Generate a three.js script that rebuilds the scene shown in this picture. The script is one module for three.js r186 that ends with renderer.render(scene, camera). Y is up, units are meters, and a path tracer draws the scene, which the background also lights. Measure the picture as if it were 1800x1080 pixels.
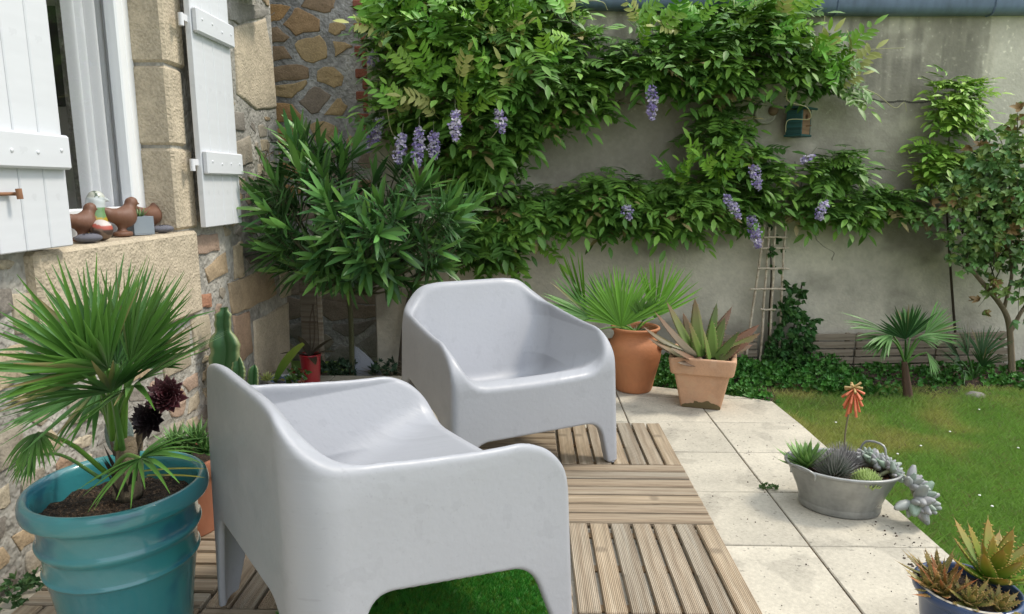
import * as THREE from 'three';
import { mergeGeometries } from 'three/addons/utils/BufferGeometryUtils.js';
const V = (x, y, z) => new THREE.Vector3(x, y, z);

// ---------------------------------------------------------------- camera, sky, sun, exposure
const F = 1210, EYE = 1.15, PITCH = Math.atan(215 / F), YAW = Math.atan(30 / Math.hypot(F, 215));   // focal length in pixels of the 1800 x 1080 photograph
const scene = new THREE.Scene();
const camera = new THREE.PerspectiveCamera(2 * Math.atan(540 / F) * 180 / Math.PI, 1800 / 1080, 0.05, 200);
camera.position.set(0, EYE, 0);
camera.rotation.order = 'YXZ';
camera.rotation.set(-PITCH, YAW, 0);
scene.add(camera);

const SKY_W = 64, SKY_H = 32, skyData = new Float32Array(SKY_W * SKY_H * 4);
for (let j = 0; j < SKY_H; j++) for (let i = 0; i < SKY_W; i++) {      // bright, evenly overcast sky
  const e = Math.max(0, Math.sin(((j + 0.5) / SKY_H - 0.5) * Math.PI)), b = 0.6 + 0.52 * e, k = (j * SKY_W + i) * 4;
  skyData[k] = b * 0.94; skyData[k + 1] = b; skyData[k + 2] = b * 1.09; skyData[k + 3] = 1;
}
const sky = new THREE.DataTexture(skyData, SKY_W, SKY_H, THREE.RGBAFormat, THREE.FloatType);
sky.mapping = THREE.EquirectangularReflectionMapping; sky.magFilter = THREE.LinearFilter; sky.needsUpdate = true;
scene.background = sky; scene.environment = sky;

const sun = new THREE.DirectionalLight(new THREE.Color(1, 0.92, 0.8), 1.5);
sun.position.set(6.4, 8.0, -3.6); sun.target.position.set(0.4, 0, -2.8); sun.castShadow = true;
sun.shadow.radius = 20; sun.shadow.mapSize.set(2048, 2048);
Object.assign(sun.shadow.camera, { left: -6, right: 6, top: 6, bottom: -6, near: 0.5, far: 30 });
scene.add(sun, sun.target);
const renderer = new THREE.WebGLRenderer({ antialias: true });
renderer.setSize(1024, 614);
renderer.shadowMap.enabled = true;
renderer.toneMapping = THREE.LinearToneMapping; renderer.toneMappingExposure = 1.78;

// ---------------------------------------------------------------- helpers
function rng(a) { return () => { a |= 0; a = a + 0x6D2B79F5 | 0; let t = Math.imul(a ^ a >>> 15, 1 | a); t = t + Math.imul(t ^ t >>> 7, 61 | t) ^ t; return ((t ^ t >>> 14) >>> 0) / 4294967296; }; }
let R = rng(7);
const rr = (a, b) => a + (b - a) * R();
const lerp = (a, b, t) => a + (b - a) * t, clamp = (x, a = 0, b = 1) => Math.min(b, Math.max(a, x));
const sstep = (a, b, x) => { const t = clamp((x - a) / (b - a)); return t * t * (3 - 2 * t); };
const cp = Math.cos(PITCH), sp = Math.sin(PITCH), cy = Math.cos(YAW), sy = Math.sin(YAW);
function ray(x, y) { const u = (x - 900) / F, v = -(y - 540) / F, a = v * cp - sp, b = -(cp + v * sp); return V(u * cy + b * sy, a, b * cy - u * sy); }
const at = (d, t) => V(d.x * t, EYE + d.y * t, d.z * t);
const onY = (x, y, Y = 0) => { const d = ray(x, y); return at(d, (Y - EYE) / d.y); };
const onX = (x, y, X) => { const d = ray(x, y); return at(d, X / d.x); };
const onZ = (x, y, Z) => { const d = ray(x, y); return at(d, Z / d.z); };
const WZ = -4.5, WS = -0.07;                                                   // garden wall face: z = WZ + WS * x
const onWall = (x, y, off = 0) => { const d = ray(x, y); return at(d, (WZ + off) / (d.z - WS * d.x)); };

const names = {};
function numbered(n) { names[n] = (names[n] ?? -1) + 1; return names[n] ? `${n}_${String(names[n]).padStart(3, '0')}` : n; }
function shadows(o) { o.castShadow = true; o.receiveShadow = true; return o; }
function thing(name, label, category, pos = [0, 0, 0], turn = 0, group) {
  const o = new THREE.Group(); o.name = numbered(name); o.position.set(...pos); o.rotation.y = turn; scene.add(o);
  o.userData = { label, category }; if (group) o.userData.group = group; return o;
}
function struct(name) { const o = new THREE.Group(); o.name = numbered(name); o.userData = { kind: 'structure' }; scene.add(o); return o; }
function part(name, geo, mat, parent, label) {
  const m = shadows(new THREE.Mesh(geo, mat)); m.name = name; if (label) m.userData.label = label; parent.add(m); return m;
}
function single(name, label, category, geo, mat, pos = [0, 0, 0], turn = 0, group) {
  const m = shadows(new THREE.Mesh(geo, mat)); m.name = numbered(name); m.position.set(...pos); m.rotation.y = turn; scene.add(m);
  m.userData = { label, category }; if (group) m.userData.group = group; return m;
}
function copies(name, geo, mat, mats, cols, parent) {
  const m = shadows(new THREE.InstancedMesh(geo, mat, mats.length)); m.name = name; m.userData.kind = 'stuff';
  const c = new THREE.Color();
  mats.forEach((k, i) => { m.setMatrixAt(i, k); if (cols) m.setColorAt(i, c.setRGB(...cols[i])); });
  parent.add(m); return m;
}
const UPV = V(0, 1, 0);
function frameM(pos, dir, up, s) {                                              // z along dir, y near up
  const z = dir.clone().normalize(), x = up.clone().cross(z); if (x.lengthSq() < 1e-6) x.set(1, 0, 0); x.normalize();
  const y = z.clone().cross(x); return new THREE.Matrix4().makeBasis(x.multiplyScalar(s), y.multiplyScalar(s), z.multiplyScalar(s)).setPosition(pos);
}

// noise and textures
function hash(x, y, s) { let h = Math.imul(x, 374761393) + Math.imul(y, 668265263) + Math.imul(s, 2147483647 ^ 1274126177) | 0; h = Math.imul(h ^ h >>> 13, 1274126177); return ((h ^ h >>> 16) >>> 0) / 4294967296; }
function vnoise(x, y, px, py, s) {
  const xi = Math.floor(x), yi = Math.floor(y), fx = x - xi, fy = y - yi, u = fx * fx * (3 - 2 * fx), v = fy * fy * (3 - 2 * fy);
  const m = (a, n) => ((a % n) + n) % n, x0 = m(xi, px), x1 = m(xi + 1, px), y0 = m(yi, py), y1 = m(yi + 1, py);
  return lerp(lerp(hash(x0, y0, s), hash(x1, y0, s), u), lerp(hash(x0, y1, s), hash(x1, y1, s), u), v);
}
function fbm(u, v, p, o, s, q = p) { let a = 0, w = 0.5, n = 0; for (let i = 0; i < o; i++) { a += w * vnoise(u * p, v * q, p, q, s + i); n += w; w *= 0.5; p *= 2; q *= 2; } return a / n; }
function tex(w, h, fn, srgb = false, rx = 1, ry = 1) {
  const d = new Uint8Array(w * h * 4);
  for (let j = 0; j < h; j++) for (let i = 0; i < w; i++) {
    const c = fn((i + 0.5) / w, (j + 0.5) / h), k = (j * w + i) * 4;
    for (let q = 0; q < 3; q++) d[k + q] = clamp(typeof c === 'number' ? c : c[q]) * 255;
    d[k + 3] = 255;
  }
  const t = new THREE.DataTexture(d, w, h); t.wrapS = t.wrapT = THREE.RepeatWrapping; t.magFilter = THREE.LinearFilter; t.minFilter = THREE.LinearMipmapLinearFilter; t.generateMipmaps = true;
  if (srgb) t.colorSpace = THREE.SRGBColorSpace; t.repeat.set(rx, ry); t.needsUpdate = true; return t;
}
const lin = (r, g, b) => new THREE.Color().setRGB(r, g, b);
function mat(c, roughness = 0.8, extra = {}) { return new THREE.MeshStandardMaterial({ color: Array.isArray(c) ? lin(...c) : c, roughness, side: THREE.DoubleSide, ...extra }); }
function leafMat(roughness = 0.5, t = 0.22, extra = {}) { return new THREE.MeshPhysicalMaterial({ color: 0xffffff, roughness, transmission: t, thickness: 0, ior: 1.4, side: THREE.DoubleSide, ...extra }); }

// geometry builder
class GB {
  constructor(color = false) { this.p = []; this.t = []; this.i = []; this.c = color ? [] : null; }
  v(a, u = 0, w = 0, c) { this.p.push(a.x, a.y, a.z); this.t.push(u, w); if (this.c) this.c.push(...(c || [1, 1, 1])); return this.p.length / 3 - 1; }
  tri(a, b, c) { this.i.push(a, b, c); }
  quad(a, b, c, d) { this.i.push(a, b, c, a, c, d); }
  geo() {
    const g = new THREE.BufferGeometry(); g.setAttribute('position', new THREE.Float32BufferAttribute(this.p, 3)); g.setAttribute('uv', new THREE.Float32BufferAttribute(this.t, 2));
    if (this.c) g.setAttribute('color', new THREE.Float32BufferAttribute(this.c, 3));
    g.setIndex(this.i); g.computeVertexNormals(); return g;
  }
  blade(o, dir, up, L, wf, { segs = 5, droop = 0, fold = 0.25, col, col2 } = {}) {
    const p = o.clone(), d = dir.clone().normalize(), side = d.clone().cross(up).normalize(); let prev;
    for (let k = 0; k <= segs; k++) {
      const t = k / segs, w = wf(t) / 2, n = side.clone().cross(d), c = col && (col2 ? col.map((q, m) => lerp(q, col2[m], t)) : col);
      const a = [this.v(p.clone().addScaledVector(side, -w).addScaledVector(n, fold * w), 0, t, c), this.v(p, 0.5, t, c), this.v(p.clone().addScaledVector(side, w).addScaledVector(n, fold * w), 1, t, c)];
      if (prev) { this.quad(prev[0], prev[1], a[1], a[0]); this.quad(prev[1], prev[2], a[2], a[1]); }
      prev = a; p.addScaledVector(d, L / segs); d.y -= droop / segs; d.normalize();
    }
    return p;
  }
  tube(pts, rf, n = 6, col, cap = true) {
    let prev, ref = V(0.31, 0.17, 0.94); const m = pts.length;
    for (let k = 0; k < m; k++) {
      const d = pts[Math.min(k + 1, m - 1)].clone().sub(pts[Math.max(k - 1, 0)]).normalize();
      let x = ref.clone().addScaledVector(d, -ref.dot(d)); if (x.lengthSq() < 1e-5) x = V(1, 0, 0).addScaledVector(d, -d.x); x.normalize(); ref = x; const y = d.clone().cross(x), r = typeof rf === 'number' ? rf : rf(k / (m - 1)), a = [];
      for (let j = 0; j < n; j++) { const q = j / n * Math.PI * 2; a.push(this.v(pts[k].clone().addScaledVector(x, Math.cos(q) * r).addScaledVector(y, Math.sin(q) * r), j / n, k * 0.1, col)); }
      if (prev) for (let j = 0; j < n; j++) this.quad(prev[j], prev[(j + 1) % n], a[(j + 1) % n], a[j]);
      if (cap && (k === 0 || k === m - 1)) { const c = this.v(pts[k], 0.5, 0.5, col); for (let j = 0; j < n; j++) k ? this.tri(a[j], a[(j + 1) % n], c) : this.tri(a[(j + 1) % n], a[j], c); }
      prev = a;
    }
  }
  // fleshy leaf: thick, channelled above, keeled below
  fat(o, dir, up, L, W, T, { segs = 7, curl = 0, wf = t => Math.pow(1 - t, 0.75) * (0.7 + 0.6 * t), col, col2, teeth = 0, toothCol, sec = [[-1, 0.1], [-0.5, 0.02], [0, -0.1], [0.5, 0.02], [1, 0.1], [0.55, -0.75], [0, -1], [-0.55, -0.75]] } = {}) {
    const p = o.clone(), d = dir.clone().normalize(), side = d.clone().cross(up).normalize(); let prev; const n = sec.length;
    for (let k = 0; k <= segs; k++) {
      const t = k / segs, w = Math.max(0.0008, W / 2 * wf(t)), h = Math.max(0.0006, T * Math.pow(1 - t, 0.7) * (0.85 + 0.15 * t)), nn = side.clone().cross(d), c = col && (col2 ? col.map((q, m) => lerp(q, col2[m], Math.pow(t, 1.6))) : col);
      const a = sec.map(([x, y], j) => this.v(p.clone().addScaledVector(side, x * w).addScaledVector(nn, y * h), j / n, t, c));
      if (prev) for (let j = 0; j < n; j++) this.quad(prev[j], prev[(j + 1) % n], a[(j + 1) % n], a[j]);
      if (teeth && k && k < segs) for (const s of [-1, 1]) {
        const b = p.clone().addScaledVector(side, s * w * 0.97), q = teeth;
        const i0 = this.v(b.clone().addScaledVector(d, -q * 0.6), 0, 0, toothCol), i1 = this.v(b.clone().addScaledVector(d, q * 0.6), 0, 0, toothCol), i2 = this.v(b.clone().addScaledVector(side, s * q * 1.5).addScaledVector(d, q * 0.4), 0, 0, toothCol), i3 = this.v(b.clone().addScaledVector(nn, q * 0.5), 0, 0, toothCol);
        this.tri(i0, i1, i2); this.tri(i0, i2, i3); this.tri(i1, i3, i2);
      }
      prev = a; p.addScaledVector(d, L / segs); d.y += curl / segs; d.normalize();
    }
    const c = this.v(p, 0.5, 1, col2 || col); for (let j = 0; j < n; j++) this.tri(prev[j], prev[(j + 1) % n], c);
  }
}
// box with chamfered edges, centred, uv in metres
function slab(w, h, d, c = 0.003, jitter = 0) {
  const g = new GB(), X = w / 2, Y = h / 2, Z = d / 2, pos = [], nor = [], uv = [], jx = {};
  const P = (sx, sy, sz, ax) => V(sx * (X - (ax === 0 ? 0 : c)), sy * (Y - (ax === 1 ? 0 : c)), sz * (Z - (ax === 2 ? 0 : c)));
  const face = (pts) => {
    const n = pts[1].clone().sub(pts[0]).cross(pts[2].clone().sub(pts[0])).normalize(), m = pts.reduce((a, b) => a.add(b), V(0, 0, 0));
    if (n.dot(m) < 0) { pts.reverse(); n.negate(); }
    const ax = Math.abs(n.y) > 0.6 ? 1 : Math.abs(n.x) > Math.abs(n.z) ? 0 : 2;
    for (let k = 1; k + 1 < pts.length; k++) for (const q of [pts[0], pts[k], pts[k + 1]]) {
      pos.push(q.x, q.y, q.z); nor.push(n.x, n.y, n.z); uv.push(...(ax === 1 ? [q.x, q.z] : ax === 0 ? [q.z, q.y] : [q.x, q.y]));
    }
  };
  for (const s of [-1, 1]) {
    face([P(s, -1, -1, 0), P(s, 1, -1, 0), P(s, 1, 1, 0), P(s, -1, 1, 0)]);
    face([P(-1, s, -1, 1), P(1, s, -1, 1), P(1, s, 1, 1), P(-1, s, 1, 1)]);
    face([P(-1, -1, s, 2), P(1, -1, s, 2), P(1, 1, s, 2), P(-1, 1, s, 2)]);
    for (const r of [-1, 1]) {
      face([P(s, r, -1, 0), P(s, r, 1, 0), P(s, r, 1, 1), P(s, r, -1, 1)]);
      face([P(s, -1, r, 0), P(s, 1, r, 0), P(s, 1, r, 2), P(s, -1, r, 2)]);
      face([P(-1, s, r, 1), P(1, s, r, 1), P(1, s, r, 2), P(-1, s, r, 2)]);
      for (const q of [-1, 1]) face([P(s, r, q, 0), P(s, r, q, 1), P(s, r, q, 2)]);
    }
  }
  const b = new THREE.BufferGeometry(); b.setAttribute('position', new THREE.Float32BufferAttribute(pos, 3)); b.setAttribute('normal', new THREE.Float32BufferAttribute(nor, 3)); b.setAttribute('uv', new THREE.Float32BufferAttribute(uv, 2)); return b;
}
const moved = (g, x, y, z) => { g.translate(x, y, z); return g; };
function lathe(pts, n = 48) { return new THREE.LatheGeometry(pts.map(([r, y]) => new THREE.Vector2(r, y)), n); }
function smoothPts(pts, per = 6) { const c = new THREE.CatmullRomCurve3(pts.map(([r, y]) => V(r, y, 0)), false, 'centripetal'); return c.getPoints((pts.length - 1) * per).map(p => [Math.max(0, p.x), p.y]); }
function curve(pts, n) { return new THREE.CatmullRomCurve3(pts).getPoints(n); }
// surface nets over a signed distance
function sdfMesh(f, lo, hi, cell) {
  const n = [0, 1, 2].map(k => Math.ceil((hi[k] - lo[k]) / cell) + 1), [nx, ny, nz] = n, S = new Float32Array(nx * ny * nz);
  for (let k = 0, q = 0; k < nz; k++) for (let j = 0; j < ny; j++) for (let i = 0; i < nx; i++) S[q++] = f(lo[0] + i * cell, lo[1] + j * cell, lo[2] + k * cell);
  const id = new Int32Array(nx * ny * nz).fill(-1), pos = [], idx = [], st = [1, nx, nx * ny];
  const E = [[0, 1], [2, 3], [4, 5], [6, 7], [0, 2], [1, 3], [4, 6], [5, 7], [0, 4], [1, 5], [2, 6], [3, 7]], off = [0, 1, nx, nx + 1, nx * ny, nx * ny + 1, nx * ny + nx, nx * ny + nx + 1];
  for (let k = 0; k < nz - 1; k++) for (let j = 0; j < ny - 1; j++) for (let i = 0; i < nx - 1; i++) {
    const b = i + j * nx + k * nx * ny; let m = 0; for (let c = 0; c < 8; c++) if (S[b + off[c]] < 0) m |= 1 << c;
    if (m === 0 || m === 255) continue;
    let x = 0, y = 0, z = 0, w = 0;
    for (const [a, c] of E) { const s0 = S[b + off[a]], s1 = S[b + off[c]]; if ((s0 < 0) === (s1 < 0)) continue; const t = s0 / (s0 - s1); x += (a & 1) + ((c & 1) - (a & 1)) * t; y += (a >> 1 & 1) + ((c >> 1 & 1) - (a >> 1 & 1)) * t; z += (a >> 2) + ((c >> 2) - (a >> 2)) * t; w++; }
    id[b] = pos.length / 3; pos.push(lo[0] + (i + x / w) * cell, lo[1] + (j + y / w) * cell, lo[2] + (k + z / w) * cell);
  }
  for (let k = 1; k < nz - 1; k++) for (let j = 1; j < ny - 1; j++) for (let i = 1; i < nx - 1; i++) {
    const b = i + j * nx + k * nx * ny, s0 = S[b] < 0;
    for (let a = 0; a < 3; a++) {
      const s1 = S[b + st[a]] < 0; if (s0 === s1) continue;
      const u = st[(a + 1) % 3], v = st[(a + 2) % 3], q = [id[b], id[b - u], id[b - u - v], id[b - v]];
      if (s0) idx.push(q[0], q[1], q[2], q[0], q[2], q[3]); else idx.push(q[0], q[2], q[1], q[0], q[3], q[2]);
    }
  }
  const nor = new Float32Array(pos.length), e = cell * 0.6;
  for (let k = 0; k < pos.length; k += 3) {
    const [x, y, z] = [pos[k], pos[k + 1], pos[k + 2]], g = [f(x + e, y, z) - f(x - e, y, z), f(x, y + e, z) - f(x, y - e, z), f(x, y, z + e) - f(x, y, z - e)], l = Math.hypot(...g) || 1;
    for (let c = 0; c < 3; c++) nor[k + c] = g[c] / l;
  }
  const g = new THREE.BufferGeometry(); g.setAttribute('position', new THREE.Float32BufferAttribute(pos, 3)); g.setAttribute('normal', new THREE.BufferAttribute(nor, 3));
  const uv = []; for (let k = 0; k < pos.length; k += 3) uv.push(pos[k] + pos[k + 2], pos[k + 1]); g.setAttribute('uv', new THREE.Float32BufferAttribute(uv, 2)); g.setIndex(idx); return g;
}
const smin = (a, b, k) => { const h = Math.max(k - Math.abs(a - b), 0) / k; return Math.min(a, b) - h * h * k * 0.25; }, smax = (a, b, k) => -smin(-a, -b, k);
function capsule(p, a, b, ra, rb) { const ax = p[0] - a[0], ay = p[1] - a[1], az = p[2] - a[2], bx = b[0] - a[0], by = b[1] - a[1], bz = b[2] - a[2], t = clamp((ax * bx + ay * by + az * bz) / (bx * bx + by * by + bz * bz || 1)); return Math.hypot(ax - bx * t, ay - by * t, az - bz * t) - lerp(ra, rb, t); }
function inPoly(p, x, y) { let c = false; for (let i = 0, j = p.length - 1; i < p.length; j = i++) if ((p[i][1] > y) !== (p[j][1] > y) && x < (p[j][0] - p[i][0]) * (y - p[i][1]) / (p[j][1] - p[i][1]) + p[i][0]) c = !c; return c; }
function edgeDist(p, x, y) { let m = 1e9; for (let i = 0, j = p.length - 1; i < p.length; j = i++) { const [ax, ay] = p[j], [bx, by] = p[i], dx = bx - ax, dy = by - ay, t = clamp(((x - ax) * dx + (y - ay) * dy) / (dx * dx + dy * dy)); m = Math.min(m, Math.hypot(x - ax - dx * t, y - ay - dy * t)); } return m; }
const polyArea = p => { let a = 0; for (let i = 0, j = p.length - 1; i < p.length; j = i++) a += p[j][0] * p[i][1] - p[i][0] * p[j][1]; return a / 2; };

// ---------------------------------------------------------------- shared textures and materials
const T = {};
T.grit = tex(512, 512, (u, v) => { const a = fbm(u, v, 8, 3, 1), b = hash(u * 512 | 0, v * 512 | 0, 5), c = fbm(u, v, 64, 2, 9); return 0.62 + 0.22 * a + 0.3 * (c - 0.5) + 0.16 * (b - 0.5); }, false, 2.2, 2.2);
T.stoneBump = tex(512, 512, (u, v) => 0.55 * fbm(u, v, 10, 4, 21) + 0.45 * fbm(u, v, 60, 2, 25), false, 2.2, 2.2);
T.mortar = tex(512, 512, (u, v) => { const a = fbm(u, v, 6, 4, 31), b = fbm(u, v, 40, 3, 35); const k = 0.66 + 0.3 * (a - 0.5) + 0.22 * (b - 0.5); return [k * 1.01, k, k * 0.97]; }, true, 1.1, 1.1);
T.mortarBump = tex(512, 512, (u, v) => 0.6 * fbm(u, v, 14, 4, 41) + 0.4 * fbm(u, v, 70, 2, 45), false, 1.1, 1.1);
T.wood = tex(512, 256, (u, v) => {
  const w = v + 0.03 * (fbm(u, v, 3, 3, 50, 4) - 0.5), ring = fbm(u, w, 2, 3, 52, 40), fine = fbm(u, v, 8, 2, 55, 120);
  let kn = 1; for (const [a, b, r] of [[0.2, 0.3, 0.012], [0.68, 0.72, 0.016], [0.47, 0.1, 0.009]]) kn = Math.min(kn, sstep(r * 0.5, r * 1.6, Math.hypot((u - a) * 0.8, (v - b) * 0.5)));
  const k = (0.86 + 0.3 * (ring - 0.5) + 0.2 * (fine - 0.5)) * lerp(0.82, 1, kn); return [k, k * lerp(0.9, 0.98, ring), k * lerp(0.78, 0.93, ring)];
}, true, 1.3, 1.9);
T.reed = tex(64, 256, (u, v) => { const t = (v * 32) % 1; return (0.5 - 0.5 * Math.cos(t * Math.PI * 2)) * 0.8 + 0.2 * fbm(u, v, 4, 2, 58, 64); }, false, 2, 6.2);
T.paver = tex(512, 512, (u, v) => {
  const a = fbm(u, v, 5, 4, 61), b = hash(u * 512 | 0, v * 512 | 0, 63), c = fbm(u, v, 90, 2, 66), sp_ = fbm(u, v, 60, 3, 68) > 0.8 ? 0.72 : 1;
  const dirt = sstep(0.6, 0.7, fbm(u, v, 7, 5, 69)), k = (0.88 + 0.14 * (a - 0.5) + 0.1 * (c - 0.5) + 0.08 * (b - 0.5) - 0.07 * dirt) * sp_; return [k, k * 0.975, k * 0.915];
}, true, 1.4, 1.4);
T.paverBump = tex(512, 512, (u, v) => 0.5 * fbm(u, v, 100, 2, 71) + 0.5 * fbm(u, v, 9, 3, 72), false, 1.4, 1.4);
T.soil = tex(512, 512, (u, v) => { const a = fbm(u, v, 16, 4, 81), b = fbm(u, v, 60, 2, 84), c = b > 0.66 ? 1.7 : 1; const k = (0.3 + 0.4 * (a - 0.5)) * c; return [k * 1.06, k * 0.9, k * 0.74]; }, true, 3, 3);
T.soilBump = tex(512, 512, (u, v) => fbm(u, v, 24, 4, 86), false, 3, 3);
T.terra = tex(512, 512, (u, v) => { const a = fbm(u, v, 4, 4, 91), b = fbm(u, v, 50, 2, 95), w = sstep(0.55, 0.72, fbm(u, v, 6, 4, 97)); const k = 0.9 + 0.25 * (a - 0.5) + 0.14 * (b - 0.5); return [lerp(k, 0.95, w * 0.5), lerp(k, 1.06, w * 0.5), lerp(k, 1.15, w * 0.6)]; }, false);
T.fineBump = tex(256, 256, (u, v) => fbm(u, v, 30, 3, 99), false, 3, 3);
T.zinc = tex(512, 512, (u, v) => { const a = fbm(u, v, 5, 4, 101), b = fbm(u, v, 20, 3, 105, 4), c = fbm(u, v, 40, 2, 108); const k = 0.74 + 0.35 * (a - 0.5) + 0.3 * (b - 0.5) + 0.12 * (c - 0.5); return [k, k * 0.99, k * 0.95]; }, false);
T.zincRough = tex(256, 256, (u, v) => 0.5 + 0.5 * (fbm(u, v, 8, 4, 111) - 0.3), false);
T.glaze = tex(512, 512, (u, v) => { const a = fbm(u, v, 4, 4, 121), b = fbm(u, v, 14, 3, 125, 6), d = sstep(0.6, 0.74, fbm(u, v, 9, 4, 127)); return [lerp(0.75 + 0.4 * (a - 0.5), 0.35, d * 0.7), 0.88 + 0.24 * (a - 0.5) + 0.2 * (b - 0.5) - 0.3 * d, 0.92 + 0.2 * (b - 0.5) - 0.18 * d]; }, false);
// the rendered garden wall, one map for the whole face (6.6 m x 2.4 m): grey patches, runs of dirt under the roof edge, a repaired lighter area, fine cracks
T.render = tex(2048, 768, (u, v) => {
  const x = u * 6.6, y = v * 2.4, a = fbm(u, v, 7, 5, 131, 3), b = fbm(u, v, 40, 3, 137, 15), g = fbm(u, v, 300, 2, 139, 110), run = fbm(u, v, 110, 3, 141, 5), c = fbm(u, v, 16, 4, 145, 6);
  let k = 0.76 + 0.2 * (a - 0.5) + 0.12 * (b - 0.5) + 0.07 * (g - 0.5), w = 0.93;
  const top = sstep(1.45, 2.1, y + 0.5 * (c - 0.5)); k *= 1 - 0.17 * top * sstep(0.35, 0.65, run); w -= 0.03 * top;
  const blot = sstep(0.5, 0.64, fbm(u, v, 9, 5, 155, 4)); k *= 1 - 0.22 * blot * (0.6 + 0.8 * b); w -= 0.06 * blot;
  const patch = sstep(3.95, 4.05, x + 0.35 * (c - 0.5)) * sstep(0.9, 1.1, y + 0.5 * (a - 0.5)); k = lerp(k, 0.77 + 0.12 * (b - 0.5) + 0.06 * (g - 0.5), patch * 0.9); w = lerp(w, 0.985, patch);
  const peb = y > 1.7 && g > 0.8 ? 1.12 : 1;
  const cr = Math.abs(y - 1.785 - 0.05 * (fbm(u, 0.3, 40, 3, 150) - 0.5)); if (x > 3.02 && x < 3.75 && cr < 0.006) k *= 0.55;
  const cr2 = Math.abs(x - 2.75 - 0.5 * (fbm(0.2, v, 9, 4, 152) - 0.5) - 0.3 * (1.2 - y)); if (y > 0.75 && y < 1.4 && cr2 < 0.004) k *= 0.7;
  return [k * peb, k * peb * lerp(0.945, 0.985, w), k * peb * lerp(0.8, 0.94, w)];
}, true);
T.renderBump = tex(512, 512, (u, v) => 0.5 * fbm(u, v, 12, 4, 161) + 0.5 * fbm(u, v, 90, 2, 165), false, 6, 2.4);
T.lawn = tex(512, 512, (u, v) => { const a = fbm(u, v, 6, 4, 171), b = fbm(u, v, 80, 2, 175); return [0.36 + 0.2 * (a - 0.5) + 0.1 * (b - 0.5), 0.45 + 0.14 * (a - 0.5) + 0.1 * (b - 0.5), 0.17 + 0.06 * (a - 0.5)]; }, true, 0.5, 0.5);
T.roofMetal = tex(512, 256, (u, v) => { const a = fbm(u, v, 24, 4, 181, 3), b = fbm(u, v, 90, 2, 184, 4); const k = 0.8 + 0.4 * (a - 0.5) + 0.25 * (b - 0.5); return [k * 0.97, k, k * 1.02]; }, false);
T.paint = tex(256, 256, (u, v) => 0.96 + 0.06 * (fbm(u, v, 6, 3, 191, 40) - 0.5) - (fbm(u, v, 12, 4, 195) > 0.78 ? 0.06 : 0), false, 1.5, 1.5);
T.scuff = tex(512, 512, (u, v) => { const a = fbm(u, v, 4, 4, 201), st = fbm(u, v, 26, 3, 205, 4), sp2 = fbm(u, v, 120, 2, 208); const k = 0.975 + 0.05 * (a - 0.5) + 0.02 * (st - 0.5) - (sp2 > 0.84 ? 0.08 : 0) - (fbm(u, v, 14, 4, 209) > 0.72 ? 0.04 : 0); return [k, k, k * 0.99]; }, false, 1.6, 1.6);
T.scuffRough = tex(256, 256, (u, v) => 0.62 + 0.5 * (fbm(u, v, 8, 4, 211) - 0.5), false, 2, 2);
T.leafVein = tex(64, 256, (u, v) => 0.5 + 0.5 * Math.sin(u * Math.PI * 14), false);

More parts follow.
